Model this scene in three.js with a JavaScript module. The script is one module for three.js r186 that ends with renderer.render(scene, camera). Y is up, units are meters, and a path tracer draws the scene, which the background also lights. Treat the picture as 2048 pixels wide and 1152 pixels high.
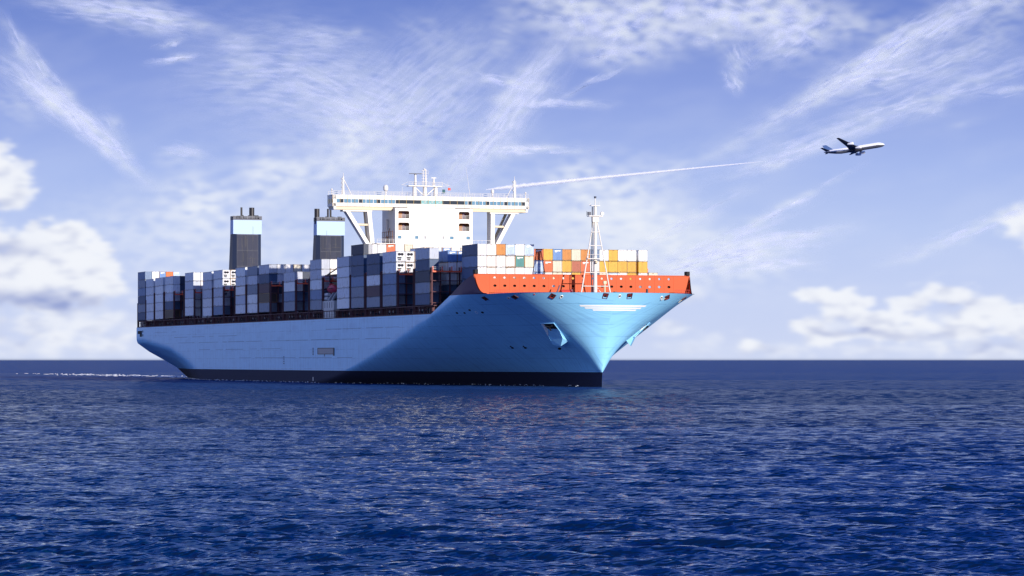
import * as THREE from 'three';
import { mergeGeometries, mergeVertices } from 'three/addons/utils/BufferGeometryUtils.js';

// ---------------------------------------------------------------- camera, sky, sun, exposure
const EYE = 6.58, FOCAL = 6120;                                  // eye height in metres, focal length for a picture 2048 wide
const camera = new THREE.PerspectiveCamera(2 * Math.atan(576 / FOCAL) * 180 / Math.PI, 2048 / 1152, 1, 400000);
camera.position.set(0, EYE, 0);
camera.lookAt(0, EYE, -100);
camera.setViewOffset(2048, 1152, 0, -144, 2048, 1152);           // the lens is shifted up: upright lines stay upright
const scene = new THREE.Scene();
const renderer = new THREE.WebGLRenderer({ antialias: true });
renderer.setSize(1024, 576);
renderer.toneMapping = THREE.LinearToneMapping;
renderer.toneMappingExposure = 1.25;
renderer.shadowMap.enabled = true;

// the ship lies at HEAD degrees from the line of sight, its bow to the right
const HEAD = 19.3 * Math.PI / 180, CH = Math.cos(HEAD), SH = Math.sin(HEAD), SHIP_X = -107.4, SHIP_Z = -1112;
const fwd = new THREE.Vector3(SH, 0, CH), stb = new THREE.Vector3(-CH, 0, SH);
const SUN_AZ = 17 * Math.PI / 180, SUN_EL = 15.5 * Math.PI / 180;  // to port of the bow
const sunDir = fwd.clone().multiplyScalar(Math.cos(SUN_AZ)).addScaledVector(stb, -Math.sin(SUN_AZ)).multiplyScalar(Math.cos(SUN_EL)).add(new THREE.Vector3(0, Math.sin(SUN_EL), 0));
const sun = new THREE.DirectionalLight(new THREE.Color(1, 0.9, 0.78), 5.0);
sun.position.copy(sunDir).multiplyScalar(1500).add(new THREE.Vector3(0, 0, -900));
sun.target.position.set(0, 0, -900);
sun.castShadow = true;
Object.assign(sun.shadow.camera, { left: -400, right: 400, top: 400, bottom: -400, near: 10, far: 4000 });
scene.add(sun, sun.target);

// ---------------------------------------------------------------- seeded randomness and noise
function rng(seed) { let s = seed >>> 0; return () => { s = (s + 0x6D2B79F5) >>> 0; let t = Math.imul(s ^ (s >>> 15), 1 | s); t = (t + Math.imul(t ^ (t >>> 7), 61 | t)) ^ t; return ((t ^ (t >>> 14)) >>> 0) / 4294967296; }; }
const PERM = new Uint8Array(512), GX = new Float32Array(256), GY = new Float32Array(256);
{ const r = rng(7), p = Array.from({ length: 256 }, (_, i) => i); for (let i = 255; i > 0; i--) { const j = Math.floor(r() * (i + 1)); [p[i], p[j]] = [p[j], p[i]]; } for (let i = 0; i < 512; i++) PERM[i] = p[i & 255]; for (let i = 0; i < 256; i++) { const a = r() * 6.28318; GX[i] = Math.cos(a); GY[i] = Math.sin(a); } }
function noise(x, y) {
  const xf = Math.floor(x), yf = Math.floor(y), X = xf & 255, Y = yf & 255, fx = x - xf, fy = y - yf;
  const u = fx * fx * fx * (fx * (fx * 6 - 15) + 10), v = fy * fy * fy * (fy * (fy * 6 - 15) + 10);
  const a = PERM[PERM[X] + Y], b = PERM[PERM[X + 1] + Y], c = PERM[PERM[X] + Y + 1], d = PERM[PERM[X + 1] + Y + 1];
  const n0 = GX[a] * fx + GY[a] * fy, n1 = GX[b] * (fx - 1) + GY[b] * fy, n2 = GX[c] * fx + GY[c] * (fy - 1), n3 = GX[d] * (fx - 1) + GY[d] * (fy - 1);
  return 1.4 * (n0 + u * (n1 - n0) + v * (n2 + u * (n3 - n2) - n0 - u * (n1 - n0)));
}
function fbm(x, y, o = 5) { let s = 0, a = 0.5; for (let i = 0; i < o; i++) { s += a * noise(x, y); x = x * 2.03 + 17.3; y = y * 2.03 - 9.1; a *= 0.52; } return s; }
const sat = (x) => Math.min(1, Math.max(0, x)), sm = (a, b, x) => { const t = sat((x - a) / (b - a)); return t * t * (3 - 2 * t); };
const mixc = (a, b, t) => [a[0] + (b[0] - a[0]) * t, a[1] + (b[1] - a[1]) * t, a[2] + (b[2] - a[2]) * t];
const lin1 = (c) => { c /= 255; return c <= 0.04045 ? c / 12.92 : Math.pow((c + 0.055) / 1.055, 2.4); };
const L = (r, g, b) => [lin1(r), lin1(g), lin1(b)];

// ---------------------------------------------------------------- sky: air and clouds by direction
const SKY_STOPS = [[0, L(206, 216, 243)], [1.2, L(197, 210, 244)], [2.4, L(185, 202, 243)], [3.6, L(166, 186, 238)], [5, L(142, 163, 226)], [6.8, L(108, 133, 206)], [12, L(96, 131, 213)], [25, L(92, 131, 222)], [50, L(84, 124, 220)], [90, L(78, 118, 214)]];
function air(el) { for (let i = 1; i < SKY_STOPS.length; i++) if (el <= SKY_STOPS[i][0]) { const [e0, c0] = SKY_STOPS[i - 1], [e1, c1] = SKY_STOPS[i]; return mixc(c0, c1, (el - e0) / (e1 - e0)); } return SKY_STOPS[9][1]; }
// heaps of cumulus: centre, half-axes (in 1/6120 of the distance), softness
const HEAPS = [[-10, 355, 82, 62, 0.3], [-30, 315, 60, 40, 0.3], [20, 395, 50, 34, 0.4], [115, 500, 112, 62, 0.25], [50, 545, 150, 62, 0.3], [175, 545, 72, 72, 0.25], [222, 572, 32, 34, 0.3], [140, 462, 60, 24, 0.3], [-10, 480, 60, 40, 0.5], [110, 648, 210, 50, 0.9], [60, 690, 260, 34, 1.1], [70, 592, 190, 34, 0.5], [150, 650, 210, 70, 1.0], [200, 690, 160, 34, 1.2],
  [1636, 592, 52, 20, 0.35], [1690, 608, 62, 34, 0.3], [1760, 640, 95, 26, 0.3], [1840, 652, 46, 14, 0.4], [1612, 655, 40, 25, 0.35], [1640, 676, 55, 22, 0.5], [1820, 604, 66, 20, 0.4], [1895, 590, 75, 26, 0.4], [1960, 622, 62, 40, 0.35], [2030, 640, 66, 46, 0.35], [1930, 655, 80, 26, 0.5], [2048, 448, 62, 42, 0.6], [1508, 690, 34, 15, 0.5], [1820, 698, 330, 24, 1.2],
  [1375, 580, 46, 38, 0.8], [1340, 660, 52, 24, 0.8], [2120, 480, 80, 50, 0.5], [2180, 620, 90, 60, 0.4], [1700, 645, 130, 38, 0.8], [1900, 650, 170, 66, 0.9], [2000, 700, 150, 30, 1.0], [1770, 668, 120, 18, 0.6], [1560, 700, 120, 26, 1.3], [1400, 690, 120, 40, 1.4], [-140, 560, 110, 80, 0.4]];
const SHADES = [[15, 500, 62, 14, 0.55], [60, 598, 140, 15, 0.85], [160, 612, 60, 12, 0.6], [-5, 655, 40, 26, 0.4], [52, 684, 18, 14, 0.4], [-40, 415, 50, 12, 0.4], [1700, 664, 60, 7, 0.4], [1765, 668, 110, 7, 0.5], [2000, 692, 62, 11, 0.65], [1505, 706, 60, 7, 0.35], [1900, 610, 70, 9, 0.3], [1660, 636, 40, 8, 0.25], [1960, 660, 50, 8, 0.35], [1380, 610, 60, 14, 0.3]];
const PUFFS = [[1195, 392, 100, 58, 0.95], [1262, 436, 96, 46, 0.9], [1210, 450, 120, 50, 0.7], [1150, 352, 42, 20, 0.7], [1322, 476, 80, 38, 0.85], [1230, 480, 130, 50, 0.75], [1420, 520, 120, 50, 0.7], [700, 272, 46, 40, 1.0], [690, 322, 54, 16, 0.8], [402, 412, 70, 50, 0.95], [360, 312, 30, 14, 0.5], [545, 352, 56, 50, 0.85], [600, 345, 66, 30, 0.7], [760, 330, 200, 70, 0.4], [420, 500, 220, 90, 0.5], [900, 440, 160, 60, 0.3], [300, 470, 120, 60, 0.35], [570, 470, 120, 60, 0.3],
  [1150, 20, 90, 44, 0.75], [1250, 62, 110, 44, 0.75], [1330, 20, 150, 34, 0.75], [1230, 105, 70, 22, 0.6], [1420, 62, 80, 26, 0.6], [1500, 18, 120, 40, 0.9], [1595, 55, 70, 50, 0.7], [1990, -10, 80, 30, 0.7], [1060, -20, 60, 30, 0.5], [1700, 45, 70, 30, 0.5]];
const WISPS = [[250, 25, 130, 28, 8, 0.8], [320, 40, 64, 24, 10, 0.75], [150, 8, 90, 12, 6, 0.5], [40, 90, 52, 12, 60, 0.7], [100, 155, 75, 13, 52, 0.8], [112, 205, 92, 22, 35, 1.0], [160, 240, 112, 20, 42, 1.0], [212, 285, 92, 16, 44, 0.95], [60, 170, 80, 30, 40, 0.45], [340, 87, 26, 5, -12, 0.8], [350, 116, 40, 6, -10, 0.95], [228, 250, 30, 12, 50, 0.5], [370, 305, 44, 14, 10, 0.5], [30, 210, 60, 30, 25, 0.4],
  [420, 55, 80, 9, 18, 0.4], [470, 88, 30, 13, 0, 0.5], [480, 140, 40, 60, 0, 0.35], [560, 150, 150, 90, 0, 0.45], [700, 205, 130, 80, 20, 0.55], [820, 235, 160, 110, -40, 0.5], [880, 160, 200, 60, -35, 0.35], [640, 76, 66, 18, 2, 0.5], [725, 70, 40, 8, 10, 0.4], [860, 70, 70, 30, 30, 0.3], [700, 215, 50, 12, 10, 0.5],
  [1015, 165, 76, 11, 8, 0.95], [1105, 206, 90, 8, 2, 0.8], [1000, 255, 130, 34, -55, 0.62], [948, 305, 115, 26, -50, 0.62], [1060, 150, 90, 16, -45, 0.55], [1040, 200, 110, 40, -50, 0.45], [1055, 299, 74, 9, 0, 1.0], [1135, 300, 50, 5, 2, 0.5], [1190, 160, 100, 6, -25, 0.45], [1215, 108, 30, 5, -15, 0.7], [1010, 60, 20, 60, 20, 0.4],
  [1700, 152, 200, 20, -30, 0.85], [1640, 192, 120, 14, -28, 0.85], [1780, 92, 130, 22, -32, 0.85], [1872, 60, 120, 26, -30, 0.75], [1760, 152, 110, 36, -15, 0.62], [1900, 120, 100, 30, -20, 0.45], [1560, 82, 60, 40, -30, 0.45], [1480, 120, 26, 22, 60, 0.7], [1466, 160, 22, 14, 60, 0.7], [1980, 60, 90, 40, -30, 0.4], [2020, 180, 60, 12, -10, 0.5],
  [1800, 215, 330, 24, -19, 0.5], [1620, 292, 160, 16, -20, 0.6], [1560, 322, 74, 12, -18, 0.7], [1900, 188, 180, 15, -22, 0.4], [1860, 228, 26, 10, -10, 0.5], [1930, 248, 26, 8, -10, 0.4],
  [1570, 418, 120, 6, -30, 0.8], [1450, 482, 150, 18, -25, 0.6], [1480, 502, 150, 20, -10, 0.75], [1580, 472, 90, 8, -8, 0.8], [1430, 522, 140, 22, -12, 0.75], [1530, 532, 90, 11, -5, 0.6], [1380, 440, 120, 12, -28, 0.5],
  [1950, 456, 135, 14, -22, 0.75], [1850, 498, 80, 8, -22, 0.4], [1450, 300, 160, 12, -20, 0.35], [1330, 350, 90, 30, -30, 0.4], [1840, 566, 50, 5, -20, 0.3]];
for (const w of WISPS) { w.push(Math.cos(w[4] * Math.PI / 180), Math.sin(w[4] * Math.PI / 180)); }
const WHITE = L(236, 241, 251), SHADE = L(150, 164, 212);
function clouds(X, Y, base) {
  let veil = 0;
  const wx = X + 26 * fbm(X / 70, Y / 50, 3), wy = Y + 20 * fbm(X / 70 + 40, Y / 50, 3);
  for (const [x, y, rx, ry, , amp, c, s] of WISPS) {
    const dx = wx - x, dy = wy - y, a = (dx * c + dy * s) / rx, b = (dy * c - dx * s) / ry, d = a * a + b * b;
    if (d > 4) continue;
    const n = fbm((dx * c + dy * s) / 46 + x, (dy * c - dx * s) / 9 + y, 4);
    veil = 1 - (1 - veil) * (1 - 0.85 * amp * Math.exp(-d * 1.1) * sm(-0.42, 0.36, n));
  }
  for (const [x, y, rx, ry, amp] of PUFFS) {
    const a = (wx - x) / rx, b = (wy - y) / ry, d = a * a + b * b;
    if (d > 4) continue;
    veil = 1 - (1 - veil) * (1 - 1.0 * amp * Math.exp(-d * 0.75) * sm(-0.3, 0.3, fbm(X / 34 + x, Y / 20 + y, 5)));
  }
  veil = 1 - (1 - veil) * (1 - 0.07 * sm(-0.25, 0.5, fbm(X / 150 + 0.35 * Y / 60 + 5, Y / 70 + 2, 5)));
  let col = mixc(base, WHITE, veil * 0.96);
  let heap = 0, lump = fbm(X / 42, Y / 30, 5), fine = fbm(X / 19 + 3, Y / 13, 3);
  for (const [x, y, rx, ry, soft] of HEAPS) {
    const a = (X - x) / rx, b = (Y - y) / ry, d = Math.sqrt(a * a + b * b);
    if (d > 2.2) continue;
    heap = 1 - (1 - heap) * (1 - sm(0, soft, 1 - d + (lump + 0.3 * fine) * (0.6 + 0.25 * soft)) * (soft > 0.7 ? 0.55 : 0.95));
  }
  if (heap > 0) {
    let sh = 0;
    for (const [x, y, rx, ry, amp] of SHADES) { const a = (wx - x) / rx, b = (wy - y) / ry; sh = 1 - (1 - sh) * (1 - amp * Math.exp(-(a * a + b * b))); }
    sh = sat(sh + 0.36 * sm(-0.05, 0.4, -fbm(X / 52 + 9, Y / 30 + 5, 5)));
    col = mixc(col, mixc(L(242, 245, 252), SHADE, sh), heap);
  }
  return col;
}
function skyTexture() {
  const W = 4096, H = 4096, data = new Float32Array(W * H * 4), GW = 1024, GH = 512, grid = new Float32Array(GW * GH * 3);
  const fold = (t) => (t > 90 ? 180 - t : t < -90 ? -180 - t : t);
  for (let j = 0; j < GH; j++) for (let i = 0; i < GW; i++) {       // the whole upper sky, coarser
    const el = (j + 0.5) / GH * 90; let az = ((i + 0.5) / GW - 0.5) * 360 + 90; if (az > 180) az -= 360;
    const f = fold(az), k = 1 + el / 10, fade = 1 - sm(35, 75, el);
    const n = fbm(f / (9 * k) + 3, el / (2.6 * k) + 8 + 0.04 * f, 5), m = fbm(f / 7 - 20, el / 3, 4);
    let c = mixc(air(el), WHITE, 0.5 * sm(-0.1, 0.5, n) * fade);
    c = mixc(c, WHITE, 0.9 * sm(0.02, 0.3, m + 0.36 - Math.abs(el - 4) / 20) * (1 - sm(9, 19, el)));  // low cloud bank, thickened out of view to add fill on the shaded side
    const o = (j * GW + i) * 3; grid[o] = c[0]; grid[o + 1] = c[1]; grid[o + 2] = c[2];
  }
  const ground = L(40, 62, 110);
  for (let r = 0; r < H; r++) {
    const el = ((r + 0.5) / H - 0.5) * 180, tanEl = Math.tan(el * Math.PI / 180);
    for (let q = 0; q < W; q++) {
      const o = (r * W + q) * 4; data[o + 3] = 1;
      if (el <= 0) { data[o] = ground[0]; data[o + 1] = ground[1]; data[o + 2] = ground[2]; continue; }
      const gx = (q + 0.5) / W * GW - 0.5, gy = Math.min(GH - 1.001, Math.max(0, el / 90 * GH - 0.5)), x0 = Math.floor(gx), y0 = Math.floor(gy), fx = gx - x0, fy = gy - y0, xa = (x0 + GW) % GW, xb = (x0 + 1) % GW;
      let c = [0, 0, 0];
      for (let k = 0; k < 3; k++) { const a = grid[(y0 * GW + xa) * 3 + k], b = grid[(y0 * GW + xb) * 3 + k], d = grid[((y0 + 1) * GW + xa) * 3 + k], e = grid[((y0 + 1) * GW + xb) * 3 + k]; c[k] = (a + (b - a) * fx) * (1 - fy) + (d + (e - d) * fx) * fy; }
      let az = ((q + 0.5) / W - 0.5) * 360 + 90; if (az > 180) az -= 360;
      if (Math.abs(az) < 14 && el < 11) {
        const w = (1 - sm(10, 13.5, Math.abs(az))) * (1 - sm(7.2, 10.5, el)), ra = az * Math.PI / 180;
        c = mixc(c, clouds(1024 + Math.tan(ra) * FOCAL, 720 - tanEl / Math.cos(ra) * FOCAL, air(el)), w);
      }
      data[o] = c[0] * 0.8; data[o + 1] = c[1] * 0.8; data[o + 2] = c[2] * 0.8;
    }
  }
  const sky = new THREE.DataTexture(data, W, H, THREE.RGBAFormat, THREE.FloatType);
  sky.mapping = THREE.EquirectangularReflectionMapping; sky.magFilter = THREE.LinearFilter; sky.needsUpdate = true;
  return sky;
}
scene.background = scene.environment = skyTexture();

// ---------------------------------------------------------------- helpers
const taken = new Map();
function numbered(name) { const n = taken.get(name) ?? 0; taken.set(name, n + 1); return n ? name + '_' + String(n).padStart(3, '0') : name; }
function tag(o, label, category, group, kind) { o.userData = { label, category }; if (group) o.userData.group = group; if (kind) o.userData.kind = kind; return o; }
function struct(o) { o.userData = { kind: 'structure' }; return o; }
function part(name, geos, mat, parent, label) {
  const list = [].concat(geos).map((g) => { if (!g.attributes.uv) g.setAttribute('uv', new THREE.BufferAttribute(new Float32Array(g.attributes.position.count * 2), 2)); return g; });
  const mixed = list.some((g) => !g.index);
  const g = list.length > 1 ? mergeGeometries(mixed ? list.map((x) => (x.index ? x.toNonIndexed() : x)) : list) : list[0];
  const m = new THREE.Mesh(g, mat); m.name = name; m.castShadow = m.receiveShadow = true; if (label) m.userData.label = label; parent.add(m); return m;
}
function group(name, parent, label) { const g = new THREE.Group(); g.name = name; if (label) g.userData.label = label; parent.add(g); return g; }
const std = (c, roughness = 0.5, extra = {}) => new THREE.MeshStandardMaterial({ color: Array.isArray(c) ? new THREE.Color().setRGB(...c) : c, roughness, side: THREE.DoubleSide, ...extra });
// boxes given by their ends along x (forward), y (up), z (starboard)
function bx(x0, x1, y0, y1, z0, z1) { const g = new THREE.BoxGeometry(Math.abs(x1 - x0), Math.abs(y1 - y0), Math.abs(z1 - z0)); g.translate((x0 + x1) / 2, (y0 + y1) / 2, (z0 + z1) / 2); return g; }
const V = (x, y, z) => new THREE.Vector3(x, y, z);
function frameOf(a, b) { const d = b.clone().sub(a), q = new THREE.Quaternion().setFromUnitVectors(V(0, 1, 0), d.clone().normalize()); return new THREE.Matrix4().compose(a.clone().add(b).multiplyScalar(0.5), q, V(1, 1, 1)); }
function rod(a, b, r, n = 8, r2 = r) { const g = new THREE.CylinderGeometry(r2, r, a.distanceTo(b), n); g.applyMatrix4(frameOf(a, b)); return g; }
function girder(a, b, wx, wz) {                                   // a straight box beam whose section keeps to x and z
  const g = new THREE.BoxGeometry(wx, 1, wz), p = g.attributes.position, t = V(0, 0, 0);
  for (let i = 0; i < p.count; i++) { const e = p.getY(i) < 0 ? a : b; t.set(p.getX(i) + e.x, e.y, p.getZ(i) + e.z); p.setXYZ(i, t.x, t.y, t.z); }
  g.computeVertexNormals(); return g;
}
function ball(x, y, z, r, n = 12) { const g = new THREE.SphereGeometry(r, n, n); g.translate(x, y, z); return g; }
function polyGeo(points, faces) { const pos = []; for (const f of faces) for (let i = 1; i + 1 < f.length; i++) for (const k of [f[0], f[i], f[i + 1]]) pos.push(points[k].x, points[k].y, points[k].z); const g = new THREE.BufferGeometry(); g.setAttribute('position', new THREE.Float32BufferAttribute(pos, 3)); g.setAttribute('uv', new THREE.Float32BufferAttribute(new Float32Array(pos.length / 3 * 2), 2)); g.computeVertexNormals(); return g; }
function canvasTex(w, h, draw, rep) { const c = document.createElement('canvas'); c.width = w; c.height = h; draw(c.getContext('2d'), w, h); const t = new THREE.CanvasTexture(c); t.colorSpace = THREE.SRGBColorSpace; t.wrapS = t.wrapT = THREE.RepeatWrapping; if (rep) t.repeat.set(...rep); return t; }

// paint and steel
const hullTex = canvasTex(1024, 512, (g, w, h) => {               // 60 m by 24 m of plating: faint plate seams, run-down salt and scuffs
  const r = rng(11); g.fillStyle = '#f6f6f6'; g.fillRect(0, 0, w, h);
  for (let i = 0; i < 900; i++) { const x = r() * w, y = r() * h, l = 20 + r() * 190; g.fillStyle = r() < 0.55 ? `rgba(255,255,255,${0.04 + r() * 0.1})` : `rgba(110,118,140,${0.03 + r() * 0.09})`; g.fillRect(x, y, 1 + r() * 5, l); }
  for (let i = 0; i < 260; i++) { g.fillStyle = r() < 0.5 ? `rgba(150,160,180,${r() * 0.08})` : `rgba(255,255,255,${r() * 0.08})`; const x = r() * w; g.fillRect(x, r() * h, 20 + r() * 120, 4 + r() * 26); }
  for (let k = 0; k < 9; k++) { const y = Math.round(18 + k * h / 9 + r() * 8); for (let x = 0; x < w; x += 30) { g.fillStyle = `rgba(70,85,120,${0.05 + r() * 0.3 * (noise(x / 130, k * 3.7) > -0.05 ? 1 : 0.2)})`; g.fillRect(x, y, 30, 2); } }
  for (let k = 0; k < 10; k++) { g.fillStyle = `rgba(90,100,130,${0.06 + r() * 0.08})`; g.fillRect(Math.round(k * w / 10 + r() * 20), 0, 1.5, h); }
});
const M = {
  hull: std([0.29, 0.67, 0.99], 0.4, { map: hullTex }), boot: std([0.012, 0.016, 0.05], 0.85, { map: hullTex }), maroon: std([0.08, 0.042, 0.085], 0.6), deck: std([0.14, 0.05, 0.04], 0.7),
  orange: std([0.49, 0.066, 0.005], 0.65), white: std([0.62, 0.6, 0.565], 0.45), cream: std([0.55, 0.46, 0.31], 0.5), rust: std([0.34, 0.15, 0.05], 0.8), oxide: std([0.075, 0.02, 0.028], 0.7), redRail: std([0.75, 0.1, 0.03], 0.5), red: std([0.55, 0.05, 0.03], 0.5),
  dark: std([0.008, 0.009, 0.012], 0.8), navy: std([0.016, 0.026, 0.06], 0.5), casing: [std([0.014, 0.019, 0.045], 0.75), std([0.019, 0.024, 0.052], 0.75), std([0.011, 0.016, 0.04], 0.75)], band: std([0.3, 0.44, 0.7], 0.5), pipe: std([0.03, 0.03, 0.035], 0.45, { metalness: 0.4 }),
  glass: std([0.02, 0.03, 0.045], 0.08), glassSkyTint: std([0.1, 0.22, 0.33], 0.12), glassTeal: std([0.12, 0.33, 0.36], 0.2), stripe: std([0.88, 0.88, 0.86], 0.4), grey: std([0.3, 0.32, 0.36], 0.5), lightGrey: std([0.5, 0.52, 0.54], 0.5), seam: std([0.1, 0.2, 0.36], 0.6),  // bluer glass: sky reflection put into the pane colour
};

// ---------------------------------------------------------------- the sea: one sheet to the horizon, wind waves as real relief near, finer ripples as a normal map
const WIND = Math.PI / 2 + 0.25;                                  // the wind drives the waves towards the eye
function seaSheet() {
  const r = rng(21), n = 60, KX = new Float64Array(n), KZ = new Float64Array(n), AMP = new Float64Array(n), PH = new Float64Array(n), LAM = new Float64Array(n), CX = new Float64Array(n), CZ = new Float64Array(n);
  for (let i = 0; i < n; i++) {
    const lam = 0.38 * Math.pow(15 / 0.38, Math.pow((i + r()) / n, 1.15)), k = 2 * Math.PI / lam, a = WIND + (r() + r() + r() - 1.5) * 1.15 * (0.95 - 0.3 * Math.min(1, lam / 20));
    LAM[i] = lam; CX[i] = Math.cos(a); CZ[i] = Math.sin(a); KX[i] = k * CX[i]; KZ[i] = k * CZ[i]; PH[i] = r() * 6.283; AMP[i] = 0.052 * (lam < 3 ? 1 : Math.pow(3 / lam, 1.15)) / k;
  }
  const rows = [0.5]; for (let d = 2; d < 84; d *= 1.25) rows.push(d);
  for (let d = 84; d < 3200; d += 0.26 + 0.0028 * (d - 84)) rows.push(d);
  for (let d = 3230; d < 70000; d *= 1.06) rows.push(d);
  const cols = [], dense = 11.4, N = 660; for (let i = 0; i <= N; i++) cols.push(-dense + 2 * dense * i / N);
  for (let a = dense, s = 0.4; a < 180;) { a += s; s *= 1.35; if (a > 176) break; cols.push(a); cols.unshift(-a); }
  cols.push(180); cols.unshift(-180);
  const nr = rows.length, nc = cols.length, pos = new Float32Array(nr * nc * 3), uv = new Float32Array(nr * nc * 2), nor = new Float32Array(nr * nc * 3);
  for (let j = 0; j < nr; j++) {
    const d = rows[j], step = j ? rows[j] - rows[j - 1] : 1, f = 1 - sm(6000, 9000, d);
    for (let i = 0; i < nc; i++) {
      const a = cols[i] * Math.PI / 180, x0 = d * Math.sin(a), z0 = -d * Math.cos(a), across = d * Math.abs(cols[Math.min(i + 1, nc - 1)] - cols[Math.max(i - 1, 0)]) * 0.5 * Math.PI / 180, cell = 1.6 * Math.max(across, step * 0.55);
      let x = x0, y = 0, z = z0, sx = 0, sz = 0;
      if (d < 9000 && Math.abs(cols[i]) < 30) {
        const gust = 0.85 + 0.3 * noise(x0 / 110, z0 / 70) + 0.2 * noise(x0 / 31 + 7, z0 / 23);
        for (let m = 0; m < n; m++) {
          const lam = LAM[m]; let w = (lam - cell) / (lam * 0.5); if (w <= 0) continue; if (w > 1) w = 1;
          const t = KX[m] * x0 + KZ[m] * z0 + PH[m], sn = Math.sin(t), cs = Math.cos(t), A = AMP[m] * w * (lam < 12 ? gust : 1);
          y += A * cs; x -= 0.85 * A * CX[m] * sn; z -= 0.85 * A * CZ[m] * sn; sx -= A * KX[m] * sn; sz -= A * KZ[m] * sn;
        }
        y *= f;
      }
      const o = (j * nc + i) * 3, l = 1 / Math.sqrt(sx * sx + 1 + sz * sz); pos[o] = x; pos[o + 1] = y; pos[o + 2] = z; nor[o] = -sx * l; nor[o + 1] = l; nor[o + 2] = -sz * l;
      uv[(j * nc + i) * 2] = x0; uv[(j * nc + i) * 2 + 1] = -z0;
    }
  }
  const idx = new Uint32Array((nr - 1) * (nc - 1) * 6); let q = 0;
  for (let j = 0; j + 1 < nr; j++) for (let i = 0; i + 1 < nc; i++) { const a = j * nc + i, b = a + 1, c = a + nc, d = c + 1; idx[q++] = a; idx[q++] = b; idx[q++] = d; idx[q++] = a; idx[q++] = d; idx[q++] = c; }
  const g = new THREE.BufferGeometry(); g.setAttribute('position', new THREE.BufferAttribute(pos, 3)); g.setAttribute('normal', new THREE.BufferAttribute(nor, 3)); g.setAttribute('uv', new THREE.BufferAttribute(uv, 2)); g.setIndex(new THREE.BufferAttribute(idx, 1));
  const cut = [0, ...[200, 300, 450, 680, 1000, 1600].map((q) => rows.findIndex((d) => d > q)), nr - 1], per = (nc - 1) * 6; for (let k = 0; k < 7; k++) g.addGroup(cut[k] * per, (cut[k + 1] - cut[k]) * per, k);   // farther off the short waves pass from the relief into the ripple map
  return g;
}
function ripples(T) {                                             // a tile of T metres: waves that fit it a whole number of times
  const S = 1024, r = rng(5), gx = new Float32Array(S * S), gy = new Float32Array(S * S), tb = new Float32Array(S), nm = new Uint8Array(S * S * 4);
  for (let i = 0; i < S; i++) tb[i] = Math.sin(i / S * 2 * Math.PI);
  for (let i = 0; i < 60; i++) {
    const kk = 6 + Math.floor(r() * r() * 70), a = WIND + (r() + r() - 1) * 1.5, nx = Math.round(kk * Math.cos(a)), ny = Math.round(-kk * Math.sin(a)), l = Math.hypot(nx, ny); if (!l) continue;
    const kx = 0.058 * nx / l, ky = 0.058 * ny / l; let p = Math.floor(r() * S);
    for (let y = 0; y < S; y++) { let q = (ny * y + p) & 1023; const row = y * S; for (let x = 0; x < S; x++) { const s = tb[q]; gx[row + x] -= kx * s; gy[row + x] -= ky * s; q = (q + nx) & 1023; } }
  }
  for (let i = 0; i < S * S; i++) { const l = 1 / Math.sqrt(gx[i] * gx[i] + gy[i] * gy[i] + 1); nm[i * 4] = 127.5 - 127.5 * gx[i] * l; nm[i * 4 + 1] = 127.5 - 127.5 * gy[i] * l; nm[i * 4 + 2] = 127.5 + 127.5 * l; nm[i * 4 + 3] = 255; }
  const t = new THREE.DataTexture(nm, S, S); t.wrapS = t.wrapT = THREE.RepeatWrapping; t.magFilter = THREE.LinearFilter; t.repeat.set(1 / T, 1 / T); t.needsUpdate = true; return t;
}
const ripple = ripples(10), water = [[0.85, 1, 1], [0.85, 0.88, 0.95], [0.9, 0.68, 0.84], [0.95, 0.38, 0.52], [1, 0.22, 0.33], [1, 0.15, 0.21], [1, 0.12, 0.16]].map(([k, f, metal]) => new THREE.MeshPhysicalMaterial({ color: new THREE.Color().setRGB(0.03 - 0.014 * (1 - metal), 0.066 - 0.004 * (1 - metal), 0.092 + 0.13 * (1 - metal)), metalness: metal, roughness: 0.09, specularIntensity: 0, normalMap: ripple, normalScale: new THREE.Vector2(k, k), specularColor: new THREE.Color().setRGB(0.36 * f, 0.53 * f, 0.82 * f) }));  // farther bands trade sky reflection for a navy painted into the base colour
const sea = new THREE.Mesh(seaSheet(), water); sea.name = 'sea'; sea.receiveShadow = true; struct(sea); scene.add(sea);
// ---------------------------------------------------------------- the ship: x forward from the transom, y up from the water, z to starboard
const ship = new THREE.Group(); ship.name = 'container_ship'; ship.position.set(SHIP_X, 0, SHIP_Z); ship.rotation.y = HEAD - Math.PI / 2; scene.add(ship);
tag(ship, 'huge pale blue container ship with orange breakwater and white bridge on the open sea', 'ship');
ship.updateMatrixWorld(true);
const BEAM = 29.5, TOP = 22.8, DECK = 18.2, WALL = 378, WALLTOP = 27.5;
const stem = (y) => 391 + 9 * Math.pow(Math.max(0, y - 1) / 21.8, 1.6);
const knuckle = (u) => (u < 11 ? 14.3 : u < 52 ? 14.3 - (u - 11) / 41 * 2.7 : u < 74 ? 11.6 - (u - 52) / 22 * 3.3 : u < 93 ? 8.3 - (u - 74) / 19 * 4 : 4.3 - (u - 93) / 12 * 4.6);
const under = (d) => { const D = [0, 0.6, 1.7, 4.7, 7.7, 10.3, 13.9, 17], C = [0, 0.05, 0.4, 4.6, 10.1, 14.7, 18.7, 22]; for (let i = 1; i < D.length; i++) if (d <= D[i]) return C[i - 1] + (C[i] - C[i - 1]) * (d - D[i - 1]) / (D[i] - D[i - 1]); return 29.2; };
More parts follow.
